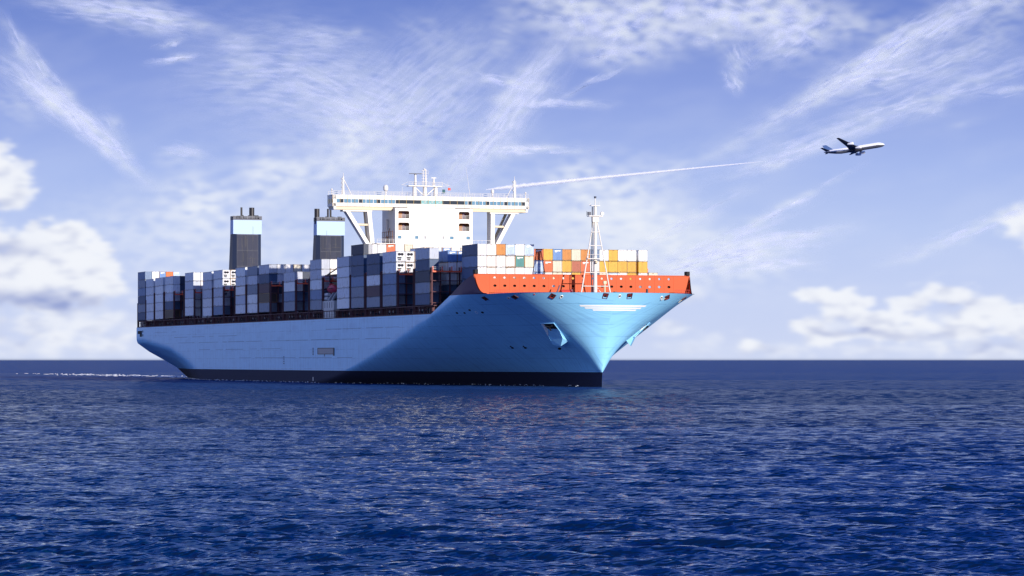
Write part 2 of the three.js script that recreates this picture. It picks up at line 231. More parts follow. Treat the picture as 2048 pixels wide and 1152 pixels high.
function half(u, y) {                                             // half breadth of the hull
  if (u < 130) { const d = knuckle(u) - y, K = u < 20 ? 1 - 0.0075 * u : u < 60 ? 0.85 - (u - 20) * 0.00875 : Math.max(0.12, 0.5 - (u - 60) * 0.0085); return Math.max(0.05, BEAM - (d > 0 ? K * under(d) : 0)); }
  const s = sat(y / TOP), len = 150.7 - 121.59 * Math.pow(s, 0.724), p = 1.1 + 0.55 * s, q = 0.911 + 1.497 * Math.pow(s, 1.35), t = sat((stem(Math.min(y, TOP)) - u) / len);
  const base = BEAM * Math.pow(1 - Math.pow(1 - t, p), 1 / q), d = Math.max(0, stem(Math.min(y, TOP)) - u), R = 0.5 * Math.max(0, Math.min(y, TOP) - 3.5);
  return R > 0 && d < 40 ? Math.min(BEAM, Math.sqrt(base * base + 2 * R * d * Math.exp(-Math.pow(d / (1.1 * R + 1.5), 2)))) : base;
}
const topOf = (u) => (u < 349 ? DECK : u < WALL ? DECK + (u - 349) / (WALL - 349) * (WALLTOP - DECK) : u < 383.5 ? TOP + (WALLTOP - TOP) * Math.pow(1 - (u - WALL) / 5.5, 3) : TOP);
const blueTop = (u) => Math.min(topOf(u), 22.6 + 0.2 * sm(383, 395, u));
const stations = [];                                              // nominal places along the hull
for (let u = 0; u < 110; u += 4) stations.push(u);
for (let u = 110; u < 250; u += 10) stations.push(u);
for (let u = 250; u < 345; u += 5) stations.push(u);
for (let u = 345; u < 376; u += 1.5) stations.push(u);
stations.push(349, 362.72, WALL); for (let u = 376; u < 396; u += 0.75) stations.push(u);
for (let i = 0; i <= 26; i++) stations.push(396 + 4 * (1 - Math.pow(1 - i / 26, 2.2)));
stations.sort((a, b) => a - b);
const real = (un, y) => (un < 250 ? un : 250 + (stem(Math.min(y, TOP)) - 250) * (un - 250) / 150);
// a strip of shell plating between two heights, from the transom round the stem and back
function shell(lo, hi, from, to, rows, push = 0, both = true, sides = [1, -1]) {
  const st = stations.filter((u) => u >= from && u <= to), list = [];
  if (both) for (const u of st) list.push([u, 1]); else for (const u of st) list.push([u, sides[0]]);
  if (both) { const back = st.slice().reverse(); if (to >= 400) back.shift(); for (const u of back) list.push([u, -1]); }
  const pos = [], uv = [], idx = [], n = list.length;
  for (let j = 0; j <= rows; j++) for (const [un, sd] of list) {
    const y = lo(un) + (hi(un) - lo(un)) * j / rows, u = real(un, y), b = half(u, y);
    pos.push(u, y, sd * (b + push)); uv.push(sd * u / 60, y / 24);
  }
  for (let j = 0; j < rows; j++) for (let i = 0; i + 1 < n; i++) { const a = j * n + i, b = a + 1, c = a + n, d = c + 1; if (both && to < 400 && list[i][1] !== list[i + 1][1]) continue; idx.push(a, b, d, a, d, c); }
  const g = new THREE.BufferGeometry(); g.setAttribute('position', new THREE.Float32BufferAttribute(pos, 3)); g.setAttribute('uv', new THREE.Float32BufferAttribute(uv, 2)); g.setIndex(idx); g.computeVertexNormals();
  // outward normals
  const nn = g.attributes.normal, pp = g.attributes.position; let s = 0; for (let i = 0; i < nn.count; i++) s += nn.getZ(i) * Math.sign(pp.getZ(i)); if (s < 0) { for (let i = 0; i < idx.length; i += 3) [idx[i + 1], idx[i + 2]] = [idx[i + 2], idx[i + 1]]; g.setIndex(idx); g.computeVertexNormals(); }
  return g;
}
const hullGroup = group('hull', ship, 'pale blue hull with dark boot topping');
part('shell_plating', shell(() => 3.6, blueTop, 0, 400, 34), M.hull, hullGroup);
part('boot_topping', shell(() => -3, () => 3.6, 0, 400, 10), M.boot, hullGroup, 'dark navy paint along the waterline');
{ // transom: closes the stern
  const ys = []; for (let i = 0; i <= 30; i++) ys.push(-1.5 + (DECK + 1.5) * i / 30);
  const pos = [], idx = []; ys.forEach((y) => { const b = half(0, y); pos.push(0, y, b, 0, y, -b); }); for (let i = 0; i < 30; i++) { const a = 2 * i; idx.push(a, a + 1, a + 3, a, a + 3, a + 2); }
  const g = new THREE.BufferGeometry(); g.setAttribute('position', new THREE.Float32BufferAttribute(pos, 3)); g.setIndex(idx); g.computeVertexNormals(); part('transom', g, M.hull, hullGroup);
}
{ // plate laps and rub marks along the flat side, a few millimetres proud
  const r = rng(31), seams = [];
  for (const [y, a, b] of [[16.1, 30, 66], [14.2, 60, 150], [12.3, 66, 330], [12.25, 206, 262], [9.9, 96, 200], [15.2, 250, 320], [7.2, 150, 320]]) { let u = a; while (u < b) { const l = 5 + r() * 22; if (half(u, y) > BEAM - 0.01 && half(Math.min(b, u + l), y) > BEAM - 0.02) seams.push(bx(u, Math.min(b, u + l), y + r() * 0.06, y + 0.12, BEAM - 0.05, BEAM + 0.03)); u += l + r() * 9; } }
  for (const g of seams) part('plate_lap', g, M.seam, hullGroup);
}
const capGeo = (from, lift) => { // bulwark rail round the bow
  const pts = []; for (const u of stations.filter((q) => q >= from)) pts.push(V(real(u, TOP), topOf(u) + lift, half(real(u, TOP), TOP))); const all = [...pts, ...pts.slice(0, -1).reverse().map((p) => V(p.x, p.y, -p.z))];
  return all.slice(1).map((p, i) => girder(all[i], p, 0.24, 0.24));
};
part('bulwark_rail', capGeo(384, 0.02), M.hull, hullGroup);
// decks
const deckShape = (y, from, to) => { const s = []; for (const u of stations.filter((q) => q >= from && q <= to)) s.push([real(u, y), half(real(u, y), y) - 0.12]); const P = []; s.forEach(([u, b]) => P.push(V(u, y, b))); s.slice().reverse().forEach(([u, b]) => P.push(V(u, y, -b))); const sh = new THREE.Shape(P.map((p) => new THREE.Vector2(p.x, -p.z))); const g = new THREE.ShapeGeometry(sh); g.rotateX(-Math.PI / 2); g.translate(0, y, 0); return g; };
part('main_deck', deckShape(DECK - 0.15, 0, WALL), M.deck, ship);
part('foredeck', deckShape(21.5, WALL, 400), M.deck, ship);
// raised side plating beside the breakwater, maroon outside and orange inside
const bul = group('bulwark', ship, 'sloping maroon side plating beside the orange breakwater');
for (const sd of [1, -1]) { part('outer_plating', shell(blueTop, topOf, 362.72, 383.5, 8, 0, false, [sd]), M.maroon, bul); part('inner_plating', shell(blueTop, (u) => topOf(u) - 0.02, 363.5, 383.4, 8, -0.3, false, [sd]), M.orange, bul); }

// ---------------------------------------------------------------- breakwater with two rows of portholes
{
  const bw = group('breakwater', ship, 'bright orange breakwater wall across the foredeck');
  const s = new THREE.Shape(), b = half(WALL, TOP) - 0.12, rim = []; for (let i = 0; i <= 8; i++) { const y = 18 + (TOP - 18) * i / 8; rim.push([half(WALL, y) - 0.25, y]); } s.moveTo(-rim[0][0], 18); rim.forEach(([w, y]) => s.lineTo(w, y)); s.lineTo(b, WALLTOP); s.lineTo(-b, WALLTOP); rim.slice().reverse().forEach(([w, y]) => s.lineTo(-w, y));
  for (let i = 0; i < 19; i++) { const z = 23 - i * 2.548; for (const [y, rx, ry] of [[26.72, 0.36, 0.27], [24.75, 0.42, 0.3]]) { const h = new THREE.Path(); h.absellipse(z, y, rx, ry, 0, Math.PI * 2, true); s.holes.push(h); } }
  const g = new THREE.ExtrudeGeometry(s, { depth: 0.3, bevelEnabled: false, curveSegments: 8 });
  g.applyMatrix4(new THREE.Matrix4().makeBasis(V(0, 0, 1), V(0, 1, 0), V(-1, 0, 0))); g.translate(WALL, 0, 0);
  part('wall', g, M.orange, bw);
  part('top_rail', bx(WALL - 0.4, WALL + 0.12, WALLTOP, WALLTOP + 0.14, -b, b), M.orange, bw);
  for (let i = 0; i < 19; i++) { if (i === 15 || i === 16 || i === 17 || i === 6) continue; part('added_porthole_backing', bx(WALL - 0.75, WALL - 0.65, 24.2, 25.3, 23 - i * 2.548 - 0.6, 23 - i * 2.548 + 0.6), M.dark, bw); }  // dark plates added behind the lower portholes to make them look unlit
  const st = []; for (let i = 0; i < 20; i++) st.push(bx(WALL + 0.001, WALL + 0.035, 21.6, WALLTOP - 0.1, 24.25 - i * 2.548, 24.33 - i * 2.548));
  part('stiffener', st, M.orange, bw);
  for (const sd of [1, -1]) { const g2 = group('side_light', bw); part('screen', bx(WALL - 1.2, WALL + 0.5, WALLTOP + 0.14, WALLTOP + 1.15, sd * 27.9 - 0.4, sd * 27.9 + 0.4), M.dark, g2); }
  for (const [z0, z1, y0, y1, n] of [[20.4, 23.8, 22.0, 23.7, 7], [16.6, 19.2, 22.0, 23.6, 6], [-27.6, -23.6, 22.2, 24.0, 9]]) { // railings before the wall
    const rails = []; for (let i = 0; i <= n; i++) rails.push(rod(V(WALL + 2.2, y0, z0 + (z1 - z0) * i / n), V(WALL + 2.2, y1, z0 + (z1 - z0) * i / n), 0.035, 5)); for (const y of [y1, (y0 + y1) / 2 + 0.2]) rails.push(rod(V(WALL + 2.2, y, z0), V(WALL + 2.2, y, z1), 0.04, 5)); part('railing', rails, M.red, bw);
  }
}
// ---------------------------------------------------------------- foremast and gear on the foredeck
{
  const fm = group('foremast', ship, 'white tripod foremast at the bow'), X = 386.4, XL = 386.9;
  part('mast_pole', [rod(V(X, 21.5, 0), V(X, 41.6, 0), 0.52, 14, 0.38), rod(V(X, 41.6, 0), V(X, 44.2, 0), 0.42, 12, 0.38), rod(V(X, 44.2, 0), V(X, 46.2, 0), 0.12, 8)], M.white, fm);
  for (const sd of [1, -1]) part('stay_leg', rod(V(XL, 21.5, sd * 4.05), V(X, 40.6, sd * 0.45), 0.18, 8, 0.15), M.white, fm);
  for (const [y, w] of [[24.6, 3.6], [27.9, 2.98], [34.5, 1.74], [37.8, 1.1]]) part('cross_bar', rod(V(X + 0.3, y, -w), V(X + 0.3, y, w), 0.11, 6), M.white, fm);
  part('lower_platform', [bx(X - 0.8, X + 1, 31.2, 31.36, -2.2, 2.2), ...[-2.1, -1, 1, 2.1].map((z) => rod(V(X + 0.95, 31.3, z), V(X + 0.95, 32.3, z), 0.05, 5)), rod(V(X + 0.95, 32.3, -2.1), V(X + 0.95, 32.3, 2.1), 0.05, 5)], M.white, fm);
  part('upper_platform', [bx(X - 0.7, X + 0.9, 41.6, 41.8, -1.7, 1.9), girder(V(X, 40.3, 0), V(X, 41.6, 0), 0.9, 1.6)], M.white, fm);
  part('top_platform', [bx(X - 0.6, X + 0.6, 44.2, 44.34, -1.05, 1.2), rod(V(X, 44.3, -1), V(X, 45.3, -1), 0.05, 5), rod(V(X, 44.3, 1.6), V(X, 44.9, 1.1), 0.06, 5)], M.white, fm);
  part('ladder', [rod(V(X - 0.2, 22, 0.95), V(X - 0.2, 44, 0.72), 0.07, 5), rod(V(X + 0.15, 22, 0.95), V(X + 0.15, 44, 0.72), 0.07, 5)], M.navy, fm);
  part('lamp', [ball(X + 0.7, 42.5, -1.5, 0.36, 10), rod(V(X + 0.6, 42.3, -1.5), V(X + 1.1, 42.3, -1.5), 0.42, 12)], M.white, fm);
  part('lamp', [bx(X + 0.2, X + 0.9, 41.9, 42.7, 1.4, 2.1), rod(V(X, 41.8, 2.2), V(X, 42.9, 2.2), 0.05, 5)], M.navy, fm);
  part('lamp', [rod(V(X, 46.1, 0), V(X, 46.55, 0), 0.3, 10)], M.navy, fm);
  part('bell', rod(V(X + 0.8, 30.2, 0), V(X + 0.8, 30.8, 0), 0.42, 12, 0.25), M.cream, fm);
  const w = group('mooring_winch', ship);
  part('drum', rod(V(381.5, 22.6, 4.4), V(381.5, 22.6, 7.2), 1.2, 16), M.red, w); for (const g of [girder(V(381.5, 21.5, 8.8), V(381.5, 24.9, 7.4), 0.3, 0.3), girder(V(381.5, 21.5, 4), V(381.5, 23.9, 4.3), 0.4, 0.4), bx(380.6, 382.4, 21.5, 22.9, 3.2, 4)]) part('winch_frame', g, M.maroon, w);
  const w2 = group('mooring_winch', ship);
  part('drum', rod(V(381.8, 22.3, -7.2), V(381.8, 22.3, -9.2), 1.0, 14), M.maroon, w2); for (const g of [bx(381, 382.6, 21.5, 23.2, -9.7, -9.2), bx(381, 382.6, 21.5, 23.4, -7.2, -6.7), girder(V(381.8, 23.3, -5), V(382.2, 22.9, -10.5), 0.25, 0.25)]) part('winch_frame', g, M.navy, w2);
  part('vent_post', [rod(V(382.5, 21.5, -4), V(382.5, 26, -4), 0.24, 8), bx(382.2, 382.8, 25.3, 26, -4.4, -3.6)], M.cream, ship);
  part('bollard', [rod(V(383, 21.5, -15), V(383, 24.1, -15), 0.3, 8)], M.navy, ship);
  part('stowed_boom', girder(V(384, 22.3, -3.2), V(384, 25.2, -0.6), 0.14, 0.14), M.lightGrey, ship);
  part('fairlead_roller', [rod(V(382.4, 21.6, -10.5), V(382.4, 23.1, -10.5), 0.28, 8), bx(382, 383.2, 22, 22.9, -12.2, -10.9)], M.navy, ship);
}
// ---------------------------------------------------------------- things let into or lying on the shell
function onHull(u, y, sd) { // place, outward normal, along-the-hull and up-the-hull directions
  const e = 0.25, p = (a, b) => V(a, b, sd * half(a, b)), o = p(u, y), tu = p(u + e, y).sub(p(u - e, y)).normalize(), ty = p(u, y + e).sub(p(u, y - e)).normalize();
  const n = tu.clone().cross(ty).normalize(); if (n.z * sd < 0 && Math.abs(n.z) > 0.05) n.negate(); if (Math.abs(n.z) <= 0.05 && n.x < 0) n.negate();
  const t = ty.clone().cross(n).normalize(); return { o, n, t, w: n.clone().cross(t).normalize(), m: new THREE.Matrix4().makeBasis(t, n.clone().cross(t).normalize(), n).setPosition(o) };
}
const put = (g, m) => { g.applyMatrix4(m); return g; };
const lbx = (x0, x1, y0, y1, z0, z1) => bx(x0, x1, y0, y1, z0, z1);
for (const [u, y, sd, tilt] of [[380.2, 21.6, 1, 0], [390.2, 21.75, 1, 0], [396.4, 21.9, 1, 0], [399.4, 21.95, 1, 0], [399.3, 21.95, -1, 0], [396.2, 21.8, -1, 1], [390.6, 21.65, -1, 1]]) {
  const { m } = onHull(u, y, sd), q = group('mooring_opening', ship, 'red framed mooring opening under the bow rail');
  part('frame', [lbx(-0.82, 0.82, 0.5, 0.66, -0.1, 0.14), lbx(-0.82, 0.82, -0.66, -0.5, -0.1, 0.14), lbx(-0.82, -0.64, -0.5, 0.5, -0.1, 0.14), lbx(0.64, 0.82, -0.5, 0.5, -0.1, 0.14)].map((g) => put(g, m)), M.oxide, q);
  part('liner', [lbx(-0.64, 0.64, -0.5, 0.5, 0.0, 0.03)].map((g) => put(g, m)), M.red, q);
  part('roller', [lbx(-0.34, 0.34, -0.34, 0.34, 0.03, 0.06), lbx(-0.1, 0.12, -0.3, 0.1, 0.06, 0.12)].map((g) => put(g, m)), M.dark, q);
  if (tilt) part('mooring_line', rod(V(-0.1, -0.5, 0.1).applyMatrix4(m), V(-0.4, -1.9, 0.3).applyMatrix4(m), 0.07, 5), M.cream, q);
}
for (const [u, y, sd] of [[388.2, 21.56, 1], [397.1, 21.72, 1], [399.4, 21.9, -1], [396.9, 21.7, -1]]) {
  const { m } = onHull(u, y, sd), q = group('chock', ship, 'white rimmed round chock'), rim = new THREE.TorusGeometry(0.36, 0.11, 8, 18); rim.scale(1.25, 0.85, 1);
  part('rim', put(rim, m), M.stripe, q); const d = new THREE.CylinderGeometry(0.36, 0.36, 0.06, 16); d.rotateX(Math.PI / 2); d.scale(1.2, 0.8, 1); part('bore', put(d, m), M.dark, q);
}
for (const [u, y, sd, w] of [[362.4, 18.28, 1, 0.5], [365.6, 18.24, 1, 0.45], [368.9, 18.9, 1, 0.5], [372.6, 18.28, 1, 0.55], [367.1, 9.6, 1, 0.55], [367.1, 9.95, 1, 0.35], [371.6, 9.6, 1, 0.55], [371.6, 9.95, 1, 0.35], [382.2, 9.36, 1, 0.6]]) {
  const { m } = onHull(u, y, sd), d = new THREE.CylinderGeometry(w, w, 0.08, 14); d.rotateX(Math.PI / 2); d.scale(1, 0.6, 1); part('drain_hole', put(d, m), M.dark, hullGroup);
}
{ const { m } = onHull(370.4, 18.3, 1), t = new THREE.TorusGeometry(0.42, 0.06, 6, 16); part('chock_ring', put(t, m), M.stripe, hullGroup); const o = onHull(394.6, 22.3, 1), d = new THREE.CylinderGeometry(0.22, 0.22, 0.1, 12); d.rotateX(Math.PI / 2); part('name_plate', put(d, o.m), M.redRail, hullGroup); }
{ // three white bars across the bow
  for (const [y, us, up, hgt] of [[19.6, 396.83, 396.41, 0.4], [19.08, 396.8, 396.41, 0.33], [18.6, 396.93, 396.44, 0.33]]) {
    const path = []; const n = 34; for (let i = 0; i <= n; i++) { const e = stem(y); const k = 1 - Math.pow(1 - i / n, 2); path.push([us + (e - us) * k, 1]); } for (let i = n - 1; i >= 0; i--) { const e = stem(y), k = 1 - Math.pow(1 - i / n, 2); path.push([up + (e - up) * k, -1]); }
    const pos = [], idx = []; path.forEach(([u, sd], i) => { for (const dy of [-hgt / 2, hgt / 2]) { const yy = y + dy + (i === 0 && dy < 0 ? hgt : 0), uu = Math.min(stem(yy), u + stem(yy) - stem(y)), b = half(uu, yy); pos.push(uu + 0.035, yy, sd * (b + 0.03)); } });
    for (let i = 0; i + 1 < path.length; i++) { const a = 2 * i; idx.push(a, a + 2, a + 3, a, a + 3, a + 1); }
    const g = new THREE.BufferGeometry(); g.setAttribute('position', new THREE.Float32BufferAttribute(pos, 3)); g.setIndex(idx); g.computeVertexNormals(); part('bow_stripe', g, M.stripe, hullGroup);
  }
}
// anchor pockets: a recess with the anchor above a bolster that stands out from the flare
for (const [sd, tl, tr, bl, br] of [[1, [386.2, 15.52], [389.9, 15.56], [383.4, 11.5], [387.5, 11.1]], [-1, [388, 15.75], [384, 15.7], [386.3, 11.3], [381.6, 11.2]]]) {
  const q = group('anchor_pocket', ship, 'anchor pocket with a bolster standing out from the flare'), P = (c, out = 0) => { const { o, n } = onHull(c[0], c[1], sd); return o.addScaledVector(n, out); }, mid = (a, b, t) => [a[0] + (b[0] - a[0]) * t, a[1] + (b[1] - a[1]) * t];
  const ml = mid(tl, bl, 0.32), mr = mid(tr, br, 0.32), kl = mid(tl, bl, 0.7), kr = mid(tr, br, 0.7);
  const pts = [P(ml, 0.05), P(mr, 0.05), P(kl, 0.75), P(kr, 0.75), P(mid(bl, br, 0.12), 1.5), P(mid(bl, br, 0.72), 1.7), P(bl, 0), P(br, 0), P(tl, 0.35), P(tr, 0.35), P(tl, 0), P(tr, 0)];
  part('bolster', polyGeo(pts, [[0, 1, 3, 2], [2, 3, 5, 4], [4, 5, 7, 6], [0, 2, 4, 6], [3, 7, 5], [1, 7, 3]]), M.hull, q);
  part('recess', polyGeo([P(tl, 0.06), P(tr, 0.06), P(ml, 0.06), P(mr, 0.06)], [[0, 1, 3, 2]]), M.dark, q);
  part('rim', [rod(P(tl, 0.12), P(tr, 0.12), 0.13, 6), rod(P(tl, 0.12), P(kl, 0.6), 0.13, 6), rod(P(tr, 0.12), P(br, 0.1), 0.12, 6)], M.hull, q);
  part('cheek', polyGeo([P(tl, 0.1), P(ml, 0.08), P(kl, 0.8), P(mid(tl, tr, 0.2), 0.08), P(mid(ml, mr, 0.22), 0.1)], [[0, 2, 1], [0, 3, 4], [0, 4, 2]]), M.stripe, q);
  const a0 = mid(mid(tl, tr, 0.55), mid(ml, mr, 0.55), 0.45), c0 = P(a0, 0.45), s0 = P(mid(ml, mr, 0.5), 0.5), l0 = P(mid(mid(tl, tr, 0.3), mid(ml, mr, 0.3), 0.3), 0.4), r0 = P(mid(mid(tl, tr, 0.82), mid(ml, mr, 0.82), 0.3), 0.4);
  part('anchor', [rod(c0, s0, 0.22, 6), rod(c0, l0, 0.24, 6, 0.12), rod(c0, r0, 0.24, 6, 0.12)], M.pipe, q);
}
{ // pilot door, draught marks, ladder rungs on the starboard side
  const q = group('pilot_door', ship, 'grey pilot door in the hull side'), z = BEAM;
  part('door_leaf', bx(241.6, 257.6, 8.35, 9.85, z - 0.05, z + 0.06), M.grey, q); part('frame', [bx(241.2, 258.4, 9.85, 10.02, z - 0.05, z + 0.12), bx(241.2, 241.6, 8.2, 9.85, z - 0.05, z + 0.1), bx(257.6, 258.5, 7.8, 9.85, z - 0.05, z + 0.16), bx(241.2, 257.6, 8.2, 8.35, z - 0.05, z + 0.1), bx(248.3, 248.6, 7.6, 8.2, z - 0.05, z + 0.1)], M.navy, q);
  const mk = (u0, y0, y1, n) => { const g = []; for (let i = 0; i < n; i++) g.push(bx(u0, u0 + 1.3, y0 + (y1 - y0) * i / n, y0 + (y1 - y0) * i / n + 0.32, z - 0.05, z + 0.05)); return g; };
  for (const g of [...mk(235.7, 8, 10.2, 5), ...mk(203.4, 5.4, 8, 4)]) part('draught_mark', g, M.seam, hullGroup);
  part('draught_mark', [bx(236, 236.5, 0.6, 1.7, z - 0.05, z + 0.04)], M.stripe, hullGroup);
  const s = group('mooring_opening', ship, 'black mooring opening at the stern quarter'); part('recess', [bx(2.2, 5.6, 15.9, 17.0, z - 0.05, z + 0.05), bx(5.6, 9, 14.9, 17.0, z - 0.05, z + 0.05), bx(10, 11, 16.4, 17.1, z - 0.05, z + 0.05), bx(10, 11, 15.0, 15.8, z - 0.05, z + 0.05)], M.dark, s);
  const hh = group('deck_locker', ship, 'white locker at the stern quarter'); part('wall', [bx(3.5, 9.5, DECK, 20.4, 27.6, 28.9)], M.white, hh); part('shelf', [bx(3, 10, 19.6, 19.72, 27.4, 29.2), bx(3, 10, 20.42, 20.52, 27.4, 29.2), bx(4.2, 5, 18.4, 19.4, 28.9, 28.95), bx(6.2, 7.4, 18.6, 19.3, 28.9, 28.95)], M.navy, hh);
}
// ---------------------------------------------------------------- lashing bridges, coaming
const BAYS = [13.6, 27.1, 42, 57.5, 72.4, 87.5, 101, 113.1, 127.9, 142.4, 157, 171.9, 186.3, 201, 215.6, 230, 244.7, 258.5, 272.7, 286.8, 301.8, 316.7, 331, 345.5, 364.5], CL = 12.19;
{
  const co = group('hatch_coaming', ship, 'dark maroon hatch coaming along the deck edge');
  part('coaming_wall', [bx(2, 350, DECK - 0.1, 20.55, -27.3, 27.3)], M.oxide, co);
  part('edge_beam', [bx(1, 349, 20.25, 20.5, 28.6, 29.35), bx(0.5, 348, DECK, DECK + 0.3, 29.0, 29.4)], M.oxide, co);
  const posts = [], r = rng(4), gear = [], white = [];
  for (const u of BAYS.slice(0, 24)) { for (const d of [0.6, 1.9]) posts.push(bx(u + d - 0.25, u + d + 0.25, DECK, 20.3, 28.7, 29.3)); for (let i = 0; i < 4; i++) { const x = u - 2 - i * 2.7 - r(); posts.push(bx(x - 0.07, x + 0.07, DECK, 20.3, 29.1, 29.3)); gear.push(bx(x - 0.9, x - 0.2, DECK + 0.3, DECK + 0.9 + r() * 0.8, 27.4, 28.2)); if (r() < 0.4) white.push(rod(V(x - 0.7, DECK + 1.2, 28.3), V(x - 0.7, DECK + 1.2, 28.5), 0.28, 10)); } }
  part('stanchion', posts, M.oxide, co).userData.kind = 'stuff'; part('deck_gear', gear, M.navy, co).userData.kind = 'stuff'; for (const g of white) part('lifebuoy', g, M.lightGrey, co);
  const rail = []; for (const y of [0.6, 1.1]) rail.push(rod(V(1, DECK + y, 29.35), V(347, DECK + y, 29.35), 0.03, 4)); part('railing', rail, M.oxide, co);
}
BAYS.slice(0, 24).forEach((u, i) => {
  if (i === 17 || i === 6) return;
  const lb = group('lashing_bridge', ship, 'tall dark red lashing bridge between container stacks'), h = i === 0 ? 27 : 29.2, x0 = u + 0.55, x1 = u + 1.85, posts = [], decks = [], rails = [], lit = [];
  for (let k = 0; k <= 23; k++) { const z = 29.25 - k * 2.543; posts.push(bx(x0, x0 + 0.3, DECK, h + 0.9, z - 0.16, z + 0.16)); if (k === 0 || k === 23) posts.push(bx(x1 - 0.3, x1, DECK, h + 0.9, z - 0.16, z + 0.16)); }
  for (const y of [21, 23.8, 26.6]) decks.push(bx(x0 + 0.01, x1 - 0.01, y, y + 0.18, -29.2, 29.2)); lit.push(bx(x0 + 0.01, x1 - 0.01, h - 0.35, h, -29.2, 29.2));
  for (const y of [h + 0.45, h + 0.9]) rails.push(bx(x1 - 0.06, x1, y, y + 0.08, -29.2, 29.2)); for (let k = 0; k < 24; k++) { const z = 29.1 - k * 2.543; lit.push(bx(x1 - 0.2, x1 - 0.02, h, h + 1.1, z - 0.18, z + 0.12)); }
  part('post', posts, M.oxide, lb); part('walkway', decks, M.oxide, lb); part('railing', rails, M.lightGrey, lb); part('top_girder', lit, M.redRail, lb);  // brighter red on the top girder: sunlight painted into the oxide
});
// stern frame
part('stern_frame', [bx(0.6, 1.2, DECK, 27, 28.9, 29.4), bx(0.6, 1.2, DECK, 27, -29.4, -28.9), bx(0.6, 1.2, 20.4, 20.8, -29, 29)], M.oxide, ship);

// ---------------------------------------------------------------- funnels
for (const sd of [1, -1]) {
  const fn = group('funnel', ship, sd > 0 ? 'left of the two dark funnels with a pale blue band' : 'right of the two dark funnels with a pale blue band'), z = sd * 14.3, w = 4.85, F = 101.2;
  const back = (y) => F - (y > 48 ? 3.6 + (54.2 - y) * 0.06 : 3.97 + (48 - y) * 0.17), sect = (y, wd, e = 0) => { const b = Math.max(back(y), F - 7.2) - e; return [V(F + e, y, z - wd + 1.25), V(F + e, y, z + wd - 1.25), V(F - 1.1 + e, y, z + wd + e), V(b, y, z + wd + e), V(b, y, z - wd - e), V(F - 1.1 + e, y, z - wd - e)]; };
  const tube = (ys, e = 0) => { const P = ys.flatMap((y) => sect(y, w, e)), f = []; for (let j = 0; j + 1 < ys.length; j++) for (let i = 0; i < 6; i++) f.push([j * 6 + i, j * 6 + (i + 1) % 6, j * 6 + 6 + (i + 1) % 6, j * 6 + 6 + i]); f.push([5, 4, 3, 2, 1, 0].map((k) => (ys.length - 1) * 6 + 5 - k)); return polyGeo(P, f); };
  part('casing', tube([18, 30, 42, 48.2]), M.navy, fn);
  const band = polyGeo([48.2, 52.85].flatMap((y) => { const b = back(y); return [V(F + 0.05, y, z - w), V(F + 0.05, y, z + w), V(b - 0.05, y, z + w + 0.03), V(b - 0.05, y, z - w - 0.03)]; }), [[0, 1, 5, 4], [1, 2, 6, 5], [2, 3, 7, 6], [3, 0, 4, 7]]);
  part('blue_band', band, M.band, fn);
  part('top_collar', [bx(back(53) - 0.1, F - 1, 52.85, 54.15, z - w - 0.04, z + w + 0.04), bx(F - 1, F + 0.06, 52.85, 53.3, z - w - 0.04, z + w + 0.04), bx(F - 0.2, F + 0.06, 53.3, 54.15, z + w - 0.9, z + w + 0.04), bx(F - 0.2, F + 0.06, 53.3, 54.15, z - w - 0.04, z - w + 0.9)], M.navy, fn);
  const rails = [rod(V(F, 54.15, z - w), V(F, 54.15, z + w), 0.06, 5), rod(V(F, 53.75, z - w), V(F, 53.75, z + w), 0.05, 5)]; for (let i = 0; i <= 6; i++) rails.push(rod(V(F, 53.3, z - w + i * w / 3), V(F, 54.2, z - w + i * w / 3), 0.05, 5)); part('railing', rails, M.grey, fn);
  const fz = sd > 0 ? 12.4 : -10; part('exhaust_pipe', [rod(V(F - 1.8, 52, fz), V(F - 1.8, 57.05, fz), 0.86, 18)], M.pipe, fn);
  for (const tz of sd > 0 ? [15.95] : [-13.75, -14.65]) part('exhaust_pipe', [rod(V(F - 1.6, 52, tz), V(F - 1.6, 57.1, tz), 0.34, 12)], M.pipe, fn);
  part('exhaust_gear', [rod(V(F - 1.3, 53.9, z - 3.6), V(F - 1.3, 54.3, z - 0.5), 0.24, 8), bx(F - 1.9, F - 0.9, 53.6, 54.5, z - 4, z - 2.8), rod(V(F - 1.2, 53.4, z + 1), V(F - 1.2, 54.5, z + 1.4), 0.3, 8), bx(F - 1.6, F - 0.8, 53.5, 54.3, z + 2.2, z + 3.4)], M.dark, fn);
  const pr = rng(41 + sd); let k = 0;
  for (let c = 0; c < 4; c++) for (let q = 0; q < 5; q++) { const pw = (2 * w - 2.6) / 4, z0 = z - w + 1.3 + c * pw, y0 = 22 + q * 5.2; part('casing_panel', bx(F - 0.02, F + 0.05 + pr() * 0.04, y0 + 0.06, y0 + 5.14, z0 + 0.04, z0 + pw - 0.04), M.casing[Math.floor(pr() * 3)], fn); k++; }
  const lines = []; for (let i = 0; i < 26; i++) { const zz = z - w + 1.5 + pr() * (2 * w - 3), yy = 24 + pr() * 22; lines.push(pr() < 0.6 ? bx(F + 0.05, F + 0.115, yy, yy + 1 + pr() * 4, zz, zz + 0.05) : bx(F + 0.05, F + 0.115, yy, yy + 0.05, zz, Math.min(z + w - 1.4, zz + 1 + pr() * 3))); } part('conduit', lines, M.pipe, fn);
}
part('engine_casing', [bx(90, 96, DECK, 30, -27, 27), bx(97, 100.5, DECK, 31, 25.2, 26.6)], M.grey, ship);
part('engine_casing', [bx(98, 100.9, 22, 28, -8, 24)], M.dark, ship);

